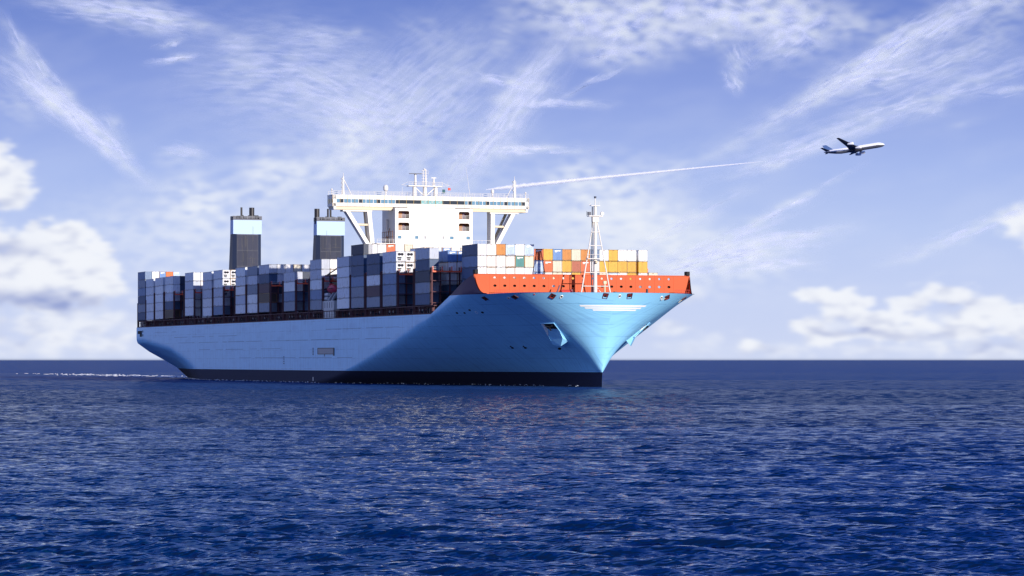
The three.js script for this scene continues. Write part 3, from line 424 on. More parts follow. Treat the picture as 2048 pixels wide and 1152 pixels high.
// ---------------------------------------------------------------- accommodation and bridge
{
  const ac = group('accommodation_block', ship, 'tall white accommodation block below the bridge'), F = 258, W = 11.52, T = 49.6;
  const s = new THREE.Shape(); s.moveTo(-W, DECK); s.lineTo(W, DECK); s.lineTo(W, T); s.lineTo(-W, T);
  const BAL = [[7.35, 10.6, 46.7, 48.75], [7.35, 10.6, 43.36, 45.46], [-10.6, -7.4, 46.65, 48.77], [-10.6, -7.4, 43.36, 45.47]], WIN = [[9.72, 10.74, 40.92, 41.71], [4.69, 5.64, 40.9, 41.7], [2.45, 2.93, 40.9, 41.7], [-2.95, -2.5, 40.9, 41.7], [-5.8, -4.76, 40.9, 41.7], [-10.7, -9.68, 40.92, 41.74]];
  for (const [a, b, c, d] of BAL) { const h = new THREE.Path(); const e = 0.3; h.moveTo(a, c); h.lineTo(a, d - e); h.lineTo(a + e, d); h.lineTo(b - e, d); h.lineTo(b, d - e); h.lineTo(b, c); s.holes.push(h); }
  for (const [a, b, c, d] of WIN) { const h = new THREE.Path(); h.moveTo(a, c); h.lineTo(a, d); h.lineTo(b, d); h.lineTo(b, c); s.holes.push(h); }
  const g = new THREE.ExtrudeGeometry(s, { depth: 0.25, bevelEnabled: false }); g.applyMatrix4(new THREE.Matrix4().makeBasis(V(0, 0, 1), V(0, 1, 0), V(-1, 0, 0))); g.translate(F, 0, 0); part('front_wall', g, M.white, ac);
  part('side_wall', [bx(245.6, F - 0.25, DECK, T, W - 0.2, W), bx(245.6, F - 0.25, DECK, T, -W, -W + 0.2), bx(245.4, 245.6, DECK, T, -W, W)], M.white, ac);
  part('inner_wall', [bx(F - 2.4, F - 2.2, DECK, T - 0.1, -W + 0.21, W - 0.21), bx(F - 2.2, F - 0.26, 46.3, 46.5, -W + 0.21, W - 0.21), bx(F - 2.2, F - 0.26, 43.0, 43.2, -W + 0.21, W - 0.21)], M.rust, ac);
  for (const [a, b, c, d] of BAL) { const q = group('balcony', ac); const bars = [0.35, 0.7, 1.05].map((h) => rod(V(F - 0.12, c + h, a), V(F - 0.12, c + h, b), 0.045, 5)); for (let i = 0; i <= 3; i++) bars.push(rod(V(F - 0.12, c, a + (b - a) * i / 3), V(F - 0.12, c + 1.05, a + (b - a) * i / 3), 0.04, 5)); part('railing', bars, M.white, q); part('back_door', bx(F - 2.19, F - 2.12, c + 0.1, d - 0.2, a + 0.5, a + 1.4), M.maroon, q); }
  for (const [a, b, c, d] of WIN) { const q = group('window', ac); part('pane', bx(F - 0.2, F - 0.14, c, d, a, b), b - a < 0.6 ? M.grey : M.glassSkyTint, q); part('frame', [bx(F, F + 0.05, d, d + 0.08, a - 0.08, b + 0.08), bx(F, F + 0.05, c - 0.08, c, a - 0.08, b + 0.08), bx(F, F + 0.05, c, d, a - 0.08, a), bx(F, F + 0.05, c, d, b, b + 0.08)], M.lightGrey, q); }
  part('stairway', [rod(V(250, 38.5, W + 0.3), V(253.5, 44, W + 0.3), 0.1, 5), rod(V(254, 38.5, W + 0.3), V(250.5, 42, W + 0.3), 0.1, 5), ...[38.6, 40, 41.5, 43].map((y) => rod(V(247, y, W + 0.5), V(257.5, y, W + 0.5), 0.06, 5)), ...[247, 249, 251, 253, 255, 257].map((x) => rod(V(x, 38, W + 0.5), V(x, 43.2, W + 0.5), 0.06, 5))], M.rust, ac);
  part('vent_pipe', rod(V(251.5, 43.5, W + 0.4), V(251.5, 46.6, W + 0.4), 0.3, 10), M.white, ac);
  part('side_deck', [bx(247, 258, 39.4, 39.6, W, 17), ...[12, 13.2, 14.4, 15.6, 16.8].map((z) => rod(V(257.9, 39.6, z), V(257.9, 40.7, z), 0.05, 5)), rod(V(257.9, 40.7, W), V(257.9, 40.7, 17), 0.05, 5), rod(V(257.9, 40.2, W), V(257.9, 40.2, 17), 0.05, 5), bx(247, 258, 39.4, 39.6, -17, -W), ...[12, 13.2, 14.4, 15.6, 16.8].map((z) => rod(V(257.9, 39.6, -z), V(257.9, 40.7, -z), 0.05, 5)), rod(V(257.9, 40.7, -W), V(257.9, 40.7, -17), 0.05, 5)], M.white, ac);

  const br = group('bridge', ship, 'white navigation bridge as wide as the ship'), B0 = 250.6, B1 = 256, E = 29.3;
  part('roof', [bx(B0, B1, 51.95, 53.05, -E, E), bx(B0 - 0.1, B1 + 0.12, 53.05, 53.15, -E - 0.1, E + 0.1)], M.white, br);
  part('lower_fascia', [bx(B0, B1, 49.9, 50.9, -E, E), bx(B1, B1 + 0.14, 50.72, 50.86, -E, E)], M.white, br);
  part('underside_beam', [bx(B0 + 0.3, B1 - 0.35, 49.5, 49.9, W, E - 0.2), bx(B0 + 0.3, B1 - 0.35, 49.5, 49.9, -E + 0.2, -W), bx(B1 - 1.2, B1 - 0.02, 48.95, 49.5, W, E - 0.4), bx(B1 - 1.2, B1 - 0.02, 48.95, 49.5, -E + 0.4, -W)], M.cream, br);  // cream tint stands in for warm light bounced under the wings
  part('back_wall', bx(B0, B0 + 0.2, 50.9, 51.95, -E, E), M.white, br);
  part('inner_floor', bx(B1 - 1.2, B1 - 1.1, 50.9, 51.95, -E + 0.3, E - 0.3), M.navy, br);
  const n = 27, pw = 2 * E / n;
  for (let i = 0; i < n; i++) {
    const z = E - i * pw, c = Math.abs(i - 13), mid = c < 2, darkP = c >= 2 && c < 5;
    if (c < 5) { const q = group('window', br); part('pane', bx(B1 - 0.14, B1 - 0.1, 50.9, 51.95, z - pw + 0.12, z - 0.12), mid ? M.glassTeal : M.glass, q); if (mid) part('wiper', [0.2, 0.55, 0.9].map((k) => rod(V(B1 - 0.05, 50.95, z - pw * k), V(B1 - 0.05, 51.9, z - pw * (1 - k * 0.8)), 0.045, 4)), M.white, q); }
    else for (let k = 0; k < 2; k++) { const q = group('window', br); part('pane', bx(B1 - 0.14, B1 - 0.1, 50.95, 51.95, z - (k + 1) * pw / 2 + 0.07, z - k * pw / 2 - 0.07), (i * 2 + k) % 5 === 2 ? M.glass : M.glassSkyTint, q); part('mullion', bx(B1 - 0.12, B1 - 0.02, 50.9, 51.95, z - k * pw / 2 - 0.07, z - k * pw / 2 + 0.07), M.white, q); }
  }
  const ribs = []; for (let i = 0; i <= n; i++) ribs.push(bx(B1, B1 + 0.07, 50.0, 53.0, E - i * pw - 0.045, E - i * pw + 0.045)); part('drip_strip', ribs, std([0.5, 0.36, 0.16], 0.7), br);
  for (const sd of [1, -1]) { const q = group('wing_end', br); part('end_wall', polyGeo([V(B0, 49, sd * (E - 0.5)), V(B1, 49, sd * (E - 0.3)), V(B0, 53.05, sd * (E + 0.02)), V(B1, 53.05, sd * (E + 0.02)), V(B0, 49, sd * (E - 1)), V(B1, 49, sd * (E - 1)), V(B0, 53, sd * (E - 1)), V(B1, 53, sd * (E - 1))], [[0, 1, 3, 2], [0, 4, 6, 2], [1, 5, 7, 3], [0, 1, 5, 4]]), M.lightGrey, q); part('pane', [bx(B0 + 0.8, B0 + 2.4, 50.7, 52, sd * (E + 0.02) - 0.03, sd * (E + 0.02) + 0.03), bx(B0 + 2.8, B0 + 4.6, 50.7, 52, sd * (E + 0.02) - 0.03, sd * (E + 0.02) + 0.03)], M.glass, q); }
  part('front_gallery', [bx(B1, B1 + 0.9, 49.75, 49.9, -6.6, 7.6), ...[-6.5, -4, -1, 2, 5, 7.5].map((z) => rod(V(B1 + 0.85, 49.9, z), V(B1 + 0.85, 50.5, z), 0.04, 5)), bx(B1 - 0.4, B1 + 0.05, 49.0, 49.75, -7, 8)], M.white, br);
  // V-shaped supports under the wings
  for (const sd of [1, -1]) {
    const q = group('wing_support', ship, sd > 0 ? 'white V-shaped support under the left bridge wing' : 'white V-shaped support under the right bridge wing'), foot = sd > 0 ? 18.2 : 19.2;
    part('leg', girder(V(254.3, 49, sd * 25), V(254.3, 38.8, sd * (foot + 0.2)), 2.6, 1.25), M.white, q); part('leg', girder(V(254.3, 49, sd * 18.5), V(254.3, 38.8, sd * (foot - 0.8)), 2.6, 1.2), M.white, q);
    part('tie_beam', bx(253.2, 255.3, 44.55, 45.1, sd * 18.2, sd * 21.9), M.cream, q); part('post', bx(253, 255.6, DECK, 39.4, sd * foot - 1.6, sd * foot + 1.6), M.white, q); part('head', bx(252.8, 255.7, 48.5, 49.0, sd * 17.6, sd * 26.2), M.white, q);
    part('brace', [girder(V(251.4, 49, sd * 24), V(251.4, 38.8, sd * foot), 0.5, 0.8), girder(V(251.4, 49, sd * 18.6), V(251.4, 38.8, sd * (foot - 0.6)), 0.5, 0.7)], M.cream, q);
  }
  // roof: rails, radar mast, signal masts, domes, aerials, flags
  const rails = []; for (const y of [53.7, 54.25]) for (const x of [B0 + 0.1, B1 - 0.1]) rails.push(rod(V(x, y, -E + 0.2), V(x, y, E - 0.2), 0.045, 5)); for (let i = 0; i <= 24; i++) for (const x of [B0 + 0.1, B1 - 0.1]) rails.push(rod(V(x, 53.1, -E + 0.2 + i * (2 * E - 0.4) / 24), V(x, 54.3, -E + 0.2 + i * (2 * E - 0.4) / 24), 0.045, 5)); part('roof_railing', rails, M.white, br);
  const rm = group('radar_mast', ship, 'white radar mast on the bridge roof'), R = 254;
  for (const z of [4.55, 1.45, -1.75]) part('column', rod(V(R, 53, z), V(R, 56, z), z === 1.45 ? 0.62 : 0.68, 12, 0.55), M.white, rm);
  part('brace', [girder(V(R, 53.2, 1.6), V(R, 55.6, 4.2), 0.3, 0.3), girder(V(R, 53.2, 1.3), V(R, 55.6, -1.4), 0.3, 0.3)], M.white, rm);
  part('platform', [bx(R - 1, R + 1, 55.95, 56.2, -3.4, 6.6), girder(V(R, 56.1, 6.4), V(R, 56.4, 8.4), 0.3, 0.3), girder(V(R, 56.1, -3.2), V(R, 56.4, -6.2), 0.3, 0.3)], M.white, rm);
  const pr = []; for (let i = 0; i <= 10; i++) pr.push(rod(V(R + 0.9, 56.2, 6.5 - i), V(R + 0.9, 57.2, 6.5 - i), 0.045, 5)); pr.push(rod(V(R + 0.9, 57.2, 6.5), V(R + 0.9, 57.2, -3.5), 0.05, 5), rod(V(R + 0.9, 56.7, 6.5), V(R + 0.9, 56.7, -3.5), 0.045, 5), rod(V(R, 57.2, 6.5), V(R, 56.3, 8.4), 0.05, 5), rod(V(R, 57.2, -3.5), V(R, 56.3, -6.2), 0.05, 5)); part('railing', pr, M.white, rm);
  part('radar_post', rod(V(R, 56.1, 4.3), V(R, 59.4, 4.3), 0.45, 10, 0.28), M.white, rm); part('radar_scanner', [bx(R - 0.15, R + 0.15, 59.5, 59.72, 2.4, 6.1), bx(R - 0.3, R + 0.3, 59.3, 59.5, 4, 4.6)], M.navy, rm);
  part('radar_post', rod(V(R, 56.1, -1.2), V(R, 58.4, -1.2), 0.36, 10, 0.22), M.white, rm); part('radar_scanner', bx(R - 0.12, R + 0.12, 58.4, 58.6, -1.9, -0.4), M.white, rm);
  part('mast_pole', [rod(V(R, 56.1, 1.2), V(R, 61, 1.2), 0.32, 10, 0.16), rod(V(R, 56.1, 1.95), V(R, 60.6, 1.95), 0.12, 6), ...[57.4, 58.2, 59, 59.8, 60.5].map((y) => rod(V(R, y, 0.7), V(R, y, 2.4), 0.08, 5)), ball(R, 60.9, 1.6, 0.3, 8), rod(V(R, 59.4, 0.5), V(R, 60.6, 0.5), 0.06, 5)], M.white, rm);
  for (const sd of [1, -1]) { const q = group('signal_mast', ship, sd > 0 ? 'left signal mast on the bridge roof' : 'right signal mast on the bridge roof'); part('pole', [rod(V(R, 53.1, sd * 25.6), V(R, 58.4, sd * 25.6), 0.36, 8, 0.22), rod(V(R, 58.4, sd * 25.6), V(R, 59.4, sd * 25.6), 0.07, 5), rod(V(R, 53.1, sd * 26), V(R, 58, sd * 26), 0.08, 5)], M.white, q); part('stay', rod(V(R, 57.4, sd * 25.4), V(R, 53.1, sd * 23.1), 0.12, 6), M.white, q); part('lamp', [55.2, 56.4, 57.6].map((y) => bx(R - 0.2, R + 0.25, y, y + 0.4, sd * 25.6 + 0.2, sd * 25.6 + 0.6)), M.grey, q); part('corner_lamp', [rod(V(R, 53.1, sd * 29), V(R, 54.4, sd * 29), 0.14, 6), ball(R, 54.7, sd * 29, 0.3, 8)], M.white, q); }
  for (const [z, r, y] of [[13.1, 0.72, 55.35], [-18.9, 0.48, 54.95]]) { const q = group('satellite_dome', ship, 'white satellite dome on a post'); const c = new THREE.CapsuleGeometry(r, r * 0.7, 6, 14); c.translate(R, y, z); part('dome', c, M.white, q); part('post', rod(V(R, 53.1, z), V(R, y - r, z), 0.2, 8, 0.28), M.white, q); }
  part('whip_aerial', rod(V(R, 53.1, -12.2), V(R, 61.7, -10.9), 0.07, 5, 0.03), M.white, ship);
  part('whip_aerial', rod(V(R, 53.1, 8.3), V(R, 55.8, 8.1), 0.05, 5, 0.03), M.white, ship);
  const flag = (z, y, w, h, m, nm) => { const g = new THREE.PlaneGeometry(w, h, 8, 3), p = g.attributes.position; for (let i = 0; i < p.count; i++) { const x = p.getX(i) + w / 2; p.setZ(i, 0.12 * Math.sin(x * 4 + p.getY(i))); } g.computeVertexNormals(); g.rotateY(Math.PI / 2); g.translate(R, y, z); const q = group('flag', ship, nm); part('cloth', g, m, q); part('halyard', rod(V(R, 53.1, z + 0.3), V(R, 57.3, z + 0.5), 0.025, 4), M.white, q); };
  flag(-5.85, 55.4, 0.8, 0.7, M.red, 'small red flag above the bridge roof'); flag(-4.2, 54.7, 0.9, 1.1, std([0.03, 0.1, 0.12], 0.8), 'small dark green flag above the bridge roof');
}
// ---------------------------------------------------------------- boat station on the starboard side
{
  const q = group('gangway_house', ship, 'white slotted gangway house at the deck edge'); part('wall', [bx(246, 257, DECK, 20.8, 27.6, 29.3), bx(245.6, 257.2, 20.86, 23.3, 27.6, 29.35), bx(245.5, 257.3, 20.8, 20.86, 27.5, 29.42)], M.lightGrey, q);
  const sl = []; for (let i = 0; i < 4; i++) sl.push(bx(247.2 + i * 2.6, 247.7 + i * 2.6, 18.6, 20.3, 29.28, 29.34), bx(248 + i * 2.4, 248.4 + i * 2.4, 21.3, 22.9, 29.33, 29.39)); part('slot', sl, M.navy, q);
  const dv = group('boat_davit', ship, 'pale davit arms beside the gangway house'); part('arm', [girder(V(250.5, 23.3, 28.9), V(253.5, 25.6, 28.2), 0.6, 0.6), girder(V(254, 23.3, 28.9), V(257, 25.7, 28.2), 0.6, 0.6), rod(V(246, 24, 28.6), V(249.4, 24, 28.6), 0.5, 12), rod(V(246, 25.1, 28.6), V(250, 25.1, 28.6), 0.5, 12)], M.lightGrey, dv); part('crane_arm', [girder(V(246.5, 30.6, 28.4), V(257.6, 32.6, 28), 0.5, 0.5), girder(V(249.8, 28.6, 28.4), V(250, 31.4, 28.4), 0.3, 0.3)], M.navy, dv);
}
part('boat_platform', bx(247, 262, 30.3, 30.7, 20, 29), M.oxide, ship); part('boat_deck_base', bx(247, 262, DECK, 20.6, 12, 27), M.oxide, ship);
// ---------------------------------------------------------------- containers
const toWorld = (u, y, z) => V(u, y, z).applyMatrix4(ship.matrixWorld);
const BW = 2.438, BH = 2.86;
function corrugate(len, n, depth, at) { // zigzag profile along a wall: [place, depth]
  const o = [], p = len / n; for (let i = 0; i < n; i++) { const s = -len / 2 + i * p; o.push([s, at], [s + p * 0.3, at], [s + p * 0.5, at - depth], [s + p * 0.8, at - depth]); } o.push([len / 2, at]); return o;
}
function wallGeo(prof, y0, y1, fn, uw, off) { const pos = [], uv = [], idx = []; prof.forEach(([s, d]) => { for (const y of [y0, y1]) { const p = fn(s, d, y); pos.push(...p); uv.push((s / uw + 0.5) * 0.48 + 0.01 + off, (y - y0) / (y1 - y0)); } }); for (let i = 0; i + 1 < prof.length; i++) { const a = 2 * i; idx.push(a, a + 2, a + 3, a, a + 3, a + 1); } const g = new THREE.BufferGeometry(); g.setAttribute('position', new THREE.Float32BufferAttribute(pos, 3)); g.setAttribute('uv', new THREE.Float32BufferAttribute(uv, 2)); g.setIndex(idx); const f = g.toNonIndexed(); f.computeVertexNormals(); return f; }
const sideG = (sd) => wallGeo(corrugate(CL - 0.2, 22, 0.05, BW / 2 - 0.01), 0.14, BH - 0.1, (s, d, y) => [s - CL / 2, y, sd * d], CL, 0.5);
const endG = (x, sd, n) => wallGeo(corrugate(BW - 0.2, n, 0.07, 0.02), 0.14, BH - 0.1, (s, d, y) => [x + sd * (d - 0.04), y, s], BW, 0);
const stencilG = mergeGeometries([bx(0.0, 0.04, 2.3, 2.5, -0.75, 0.75), bx(0.0, 0.04, 2.08, 2.18, 0.1, 0.75)]), doorG = wallGeo(corrugate(BW - 0.1, 9, 0.07, 0.02), 0.06, BH - 0.04, (s, d, y) => [0.1 + d, y, s], BW, 0);
const nz = (g) => { const h = g.index ? g.toNonIndexed() : g; const u = h.attributes.uv; if (g.index) for (let i = 0; i < u.count; i++) u.setXY(i, 0.75, 0.5); return h; };
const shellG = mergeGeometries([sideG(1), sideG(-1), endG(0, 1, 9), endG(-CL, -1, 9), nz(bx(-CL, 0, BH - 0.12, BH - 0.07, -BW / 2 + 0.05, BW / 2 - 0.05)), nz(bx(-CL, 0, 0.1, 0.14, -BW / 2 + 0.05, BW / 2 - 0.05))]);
const frameG = (() => { const l = []; for (const z of [1, -1]) { for (const x of [-0.08, -CL + 0.08]) l.push(bx(x - 0.08, x + 0.08, 0, BH, z * (BW / 2 - 0.06) - 0.06, z * (BW / 2 - 0.06) + 0.06)); for (const y of [0.02, BH - 0.14]) l.push(bx(-CL + 0.16, -0.16, y, y + 0.12, z * (BW / 2 - 0.05) - 0.05, z * (BW / 2 - 0.05) + 0.05)); } for (const x of [-0.06, -CL + 0.06]) for (const y of [0.02, BH - 0.14]) l.push(bx(x - 0.06, x + 0.06, y, y + 0.12, -BW / 2 + 0.12, BW / 2 - 0.12)); return mergeGeometries(l); })();
const castG = (() => { const l = []; for (const z of [1, -1]) for (const x of [-0.09, -CL + 0.09]) for (const y of [0.06, BH - 0.06]) l.push(bx(x - 0.1, x + 0.1, y - 0.07, y + 0.07, z * (BW / 2 - 0.07) - 0.08, z * (BW / 2 - 0.07) + 0.08)); return mergeGeometries(l); })();
const reeferG = mergeGeometries([bx(0.03, 0.1, 1.35, 2.6, -0.95, 0.95)]), fanG = mergeGeometries([-0.42, 0.42].map((z) => { const t = new THREE.TorusGeometry(0.34, 0.07, 6, 14); t.rotateY(Math.PI / 2); t.translate(0.13, 2.0, z); return t; })), grillG = mergeGeometries([bx(0.1, 0.13, 1.72, 2.3, -0.8, 0.8), bx(0.04, 0.12, 0.95, 1.25, -0.2, 0.85), bx(0.04, 0.11, 0.5, 0.75, -0.1, 0.7)]);
const grimeGrooveShade = [0, 1, 2, 3].map((k) => canvasTex(512, 256, (g, w, h) => {
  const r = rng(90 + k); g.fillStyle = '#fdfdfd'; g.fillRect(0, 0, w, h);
  for (let i = 0; i < 9; i++) { g.fillStyle = `rgba(60,70,110,${0.22 + 0.2 * r()})`; g.fillRect((i + 0.62) * w * 0.48 / 9 + 2, 0, 7, h); }  // bluish bars: shade painted into the grooves of the end ribs
  for (let i = 0; i < 30 + 26 * k; i++) { g.fillStyle = r() < 0.5 ? `rgba(110,70,35,${r() * 0.16})` : `rgba(60,60,70,${r() * 0.14})`; g.fillRect(r() * w, r() * h, 2 + r() * 10, 10 + r() * 90); }
  for (let i = 0; i < 6 + 8 * k; i++) { g.fillStyle = `rgba(${95 + r() * 40},${50 + r() * 20},20,${0.15 + r() * 0.3})`; const e = r() < 0.5 ? 0 : h - 14; g.fillRect(r() * w, e, 10 + r() * 40, 6 + r() * 12); }
  for (let i = 0; i < 3 * k; i++) { g.fillStyle = `rgba(30,32,40,${r() * 0.3})`; g.fillRect(r() * w, r() * h, 4 + r() * 30, 3 + r() * 12); }
}));
const PAINT = { white: [0.78, 0.79, 0.81], cream: [0.72, 0.67, 0.54], 'pale grey': [0.72, 0.77, 0.84], grey: [0.52, 0.57, 0.67], 'light grey': [0.8, 0.83, 0.87], slate: [0.23, 0.28, 0.37], 'slate blue': [0.17, 0.26, 0.42], navy: [0.045, 0.1, 0.21], 'dark navy': [0.02, 0.04, 0.09], blue: [0.14, 0.29, 0.6], 'pale blue': [0.5, 0.63, 0.82], yellow: [0.7, 0.41, 0.04], 'orange-red': [0.66, 0.14, 0.04], tan: [0.56, 0.22, 0.035], brown: [0.085, 0.06, 0.055], 'red-brown': [0.42, 0.11, 0.06], maroon: [0.07, 0.035, 0.07], teal: [0.05, 0.27, 0.27], orange: [0.8, 0.17, 0.03] };
const paints = new Map(); function paint(name, k) { const key = name + k; if (!paints.has(key)) { const c = PAINT[name], v = [1, 0.93, 1.04, 0.97][k]; paints.set(key, std(c.map((x) => Math.min(0.85, x * v)), 0.5, { map: grimeGrooveShade[k] })); } return paints.get(key); }
const frames = new Map(); function framePaint(name, rusty) { const key = name + rusty; if (!frames.has(key)) { const c = PAINT[name]; frames.set(key, std(rusty ? [0.3, 0.17, 0.07] : c.map((x) => x * 0.72), 0.6)); } return frames.get(key); }
const slots = new Set(), cr = rng(77);
const keyOf = (b, r, t) => b + ':' + r + ':' + t;
function container(u, y, z, color, label, reefer) {
  const k = Math.floor(cr() * 4), o = new THREE.Group(); o.name = numbered('shipping_container'); scene.add(o); o.position.copy(toWorld(u, y, z)); o.rotation.y = ship.rotation.y;
  tag(o, label, 'shipping container', 'containers stacked on the ship');
  const add = (n, g, m) => { const x = new THREE.Mesh(g, m); x.name = n; x.castShadow = x.receiveShadow = true; o.add(x); };
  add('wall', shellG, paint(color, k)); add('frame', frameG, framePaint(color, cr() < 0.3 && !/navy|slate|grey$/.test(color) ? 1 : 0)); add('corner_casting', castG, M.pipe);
  if (/^(blue|pale blue|orange-red|teal)$/.test(color) && !reefer) add('stencil', stencilG, M.stripe);
  if (reefer === 3) { add('end_door', doorG, paint(/white|cream/.test(label) ? 'white' : 'light grey', k)); return o; }
  if (reefer) { add('refrigeration_unit', reeferG, paint('white', 0)); add('fan', fanG, M.navy); add('grille', grillG, reefer > 1 ? M.navy : M.dark); }
  return o;
}
const ORD = ['first', 'second', 'third', 'fourth', 'fifth', 'sixth', 'seventh', 'eighth', 'ninth', 'tenth', 'eleventh', 'twelfth', 'thirteenth', 'fourteenth', 'fifteenth', 'sixteenth', 'seventeenth', 'eighteenth', 'nineteenth', 'twentieth'];
const rowZ = (r) => 28.12 - 2.553 * r;
// outermost starboard stacks: bay, base, colours from the top down
const G = 'pale grey', LG = 'light grey', GR = 'grey', S = 'slate', SB = 'slate blue', N = 'navy', D = 'dark navy';
const OUTER = [[0, 20.75, [SB, S, SB, N, S, N]], [1, 20.75, [G, G, G, LG, G]], [2, 20.85, [G, LG, LG, LG, 'white']], [3, 20.95, [G, G, GR, N, 'brown']], [5, 21.4, [G, GR, GR, LG, LG]], [7, 20.95, [G, GR, GR, 'white', LG]], [8, 21.1, [G, G, GR, GR, SB]], [10, 21.1, [G, G, 'white', GR, LG]], [11, 21.1, [S, GR, S, LG, 'white']], [12, 21.15, [GR, N, 'maroon', 'brown', S]], [14, 21.0, [GR, LG, SB, S]], [16, 20.9, [GR, GR, G, SB, S]], [18, 20.85, [GR, G, LG, G, LG]], [19, 20.8, [D, N, N, SB, S, S]], [20, 20.75, [N, N, LG, 'maroon', S]], [21, 20.75, [G, G, SB, SB, S]], [23, 20.65, [GR, N, D, S, N]]];
let nth = 0;
for (const [b, base, cols] of OUTER) {
  const t = cols.length, where = ORD[nth++] + ' side stack from stern';
  cols.forEach((c, i) => { const tier = t - 1 - i, lead = i === 0 ? 'topmost' : i === t - 1 ? 'bottom' : ORD[i] + ' down'; slots.add(keyOf(b, 0, tier)); const front = { 5: [1, 1, 1], 8: [1, 1, 1], 12: [1, 1, 0], 16: [1, 1, 1], 21: [2, 2, 0], 23: [1, 1, 1] }[b]?.[i];
    container(BAYS[b], base + tier * 2.9, rowZ(0), front && /grey|slate/.test(c) && b !== 8 ? (c === 'slate' ? 'grey' : c) : c, `${c} container, long side showing, ${lead} in the ${where}`, b === 8 && i < 3 ? 1 : b === 21 && i < 2 ? 1 : 0); });
}
// fronts showing over or beside the outermost stacks: bay, row, tier, base, colour, label, reefer
const F = (b, r, t, base, c, label, ref) => { slots.add(keyOf(b, r, t)); container(BAYS[b], base + t * 2.9, rowZ(r), c, label, ref); };
['white', 'white', 'blue', 'orange', 'pale blue'].forEach((c, i) => i && F(0, i, 5, 20.75, c, `${c} container front atop the sternmost block, ${ORD[i]} from the left`));
for (let r = 1; r < 4; r++) for (let t = 3; t < 5; t++) F(3, r, t, 20.95, 'dark navy', `dark navy container front, ${t === 4 ? 'upper' : 'lower'}, ${['next to', 'two rows beyond', 'three rows beyond'][r - 1]} the fourth side stack`);
for (let r = 1; r < 3; r++) for (let t = 2; t < 5; t++) F(5, r, t, 21.4, t > 2 ? 'white' : 'grey', `${t > 2 ? 'white' : 'grey'} container front, ${ORD[4 - t]} down, ${r === 1 ? 'next to' : 'two rows beyond'} the fifth side stack`);
for (let r = 1; r < 3; r++) for (let t = 1; t < 5; t++) F(8, r, t, 21.1, t > 2 ? 'white' : t === 2 ? 'navy' : 'dark navy', `${t > 2 ? 'white refrigerated' : 'dark blue'} container front, ${ORD[4 - t]} down, ${r === 1 ? 'next to' : 'two rows beyond'} the seventh side stack`, t > 2 ? 1 : 0);
for (let r = 1; r < 7; r++) F(12, r, 4, 21.15, r === 5 ? 'pale grey' : r === 3 ? 'cream' : 'white', `${r === 5 ? 'pale grey' : r === 3 ? 'cream' : 'white'} container front in the top row between the funnels, ${ORD[r]} from left`);
for (let r = 1; r < 3; r++) for (let t = 2; t < 4; t++) F(12, r, t, 21.15, t === 3 ? 'grey' : 'dark navy', `${t === 3 ? 'grey' : 'dark navy'} container front under the white row between the funnels, ${r === 1 ? 'left' : 'right'} one`);
for (let r = 1; r < 4; r++) for (let t = 2; t < 4; t++) F(14, r, t, 21, 'dark navy', `dark navy container front, ${t === 3 ? 'upper' : 'lower'}, ${ORD[r - 1]} row beside the four-high side stack`);
for (let r = 1; r < 4; r++) for (let t = 2; t < 5; t++) F(16, r, t, 20.9, t > 2 ? 'white' : 'cream', `${t > 2 ? 'white' : 'cream'} container front above the red lifeboat, ${ORD[4 - t]} down, ${ORD[r - 1]} row inboard`);
['white', 'white', 'orange-red', 'light grey', 'cream'].forEach((c, i) => F(19, i + 0.55, 5, 20.8, c, `${c} container front in the highest row before the accommodation, ${ORD[i]} from left`));
for (let r = 1; r < 3; r++) for (let t = 1; t < 5; t++) F(21, r, t, 20.75, t > 2 ? 'white' : t === 2 ? 'dark navy' : 'navy', `${t > 2 ? 'white refrigerated' : 'dark blue'} container front, ${ORD[4 - t]} down, ${ORD[r - 1]} row beside the last-but-one side stack`, t > 2 ? 1 : 0);
for (let r = 3; r < 9; r++) F(21, r, 4, 21.85, ['white', 'pale blue', 'blue', 'white', 'cream', 'white'][r - 3], `${['white', 'pale blue', 'blue', 'white', 'cream', 'white'][r - 3]} container front peeping over the blue pair, ${ORD[r - 3]} from left`);
[['blue', 'white', 'pale grey', 'navy'], ['blue', 'white', 'white', 'dark navy'], ['pale blue', 'white', 'pale grey', 'navy'], ['white', 'white', 'grey', 'navy']].forEach((cs, i) => cs.forEach((c, k) => F(23, i + 1.9, 4 - k, 19.95, c, `${c} container front, ${ORD[k]} down, ${ORD[i]} column behind the front block`)));
// the front block behind the breakwater
const FRONT = [[35.5, 23, 2.5, 6, [['cream', 'white', 'tan', 'pale blue', 'white', 'pale blue'], ['white', 'white', 'white', 'white', 'teal', 'cream'], ['white', 'white', 'light grey', 'white', 'white', 'light grey'], ['grey', 'navy', 'grey', 'grey', 'navy', 'grey']]],
  [34.42, 8, 2.5, 12, [['orange-red', 'yellow', 'blue', 'tan', 'cream', 'tan', 'slate blue', 'light grey', 'yellow', 'white', 'white', 'white'], ['pale blue', 'orange-red', 'cream', 'yellow', 'red-brown', 'orange-red', 'white', 'yellow', 'yellow', 'yellow', 'yellow', 'yellow'], ['blue', 'white', 'cream', 'white', 'yellow', 'orange', 'navy', 'cream', 'pale blue', 'white', 'yellow', 'white'], ['grey', 'grey', 'navy', 'grey', 'slate', 'brown', 'navy', 'grey', 'slate', 'navy', 'grey', 'slate']]]];
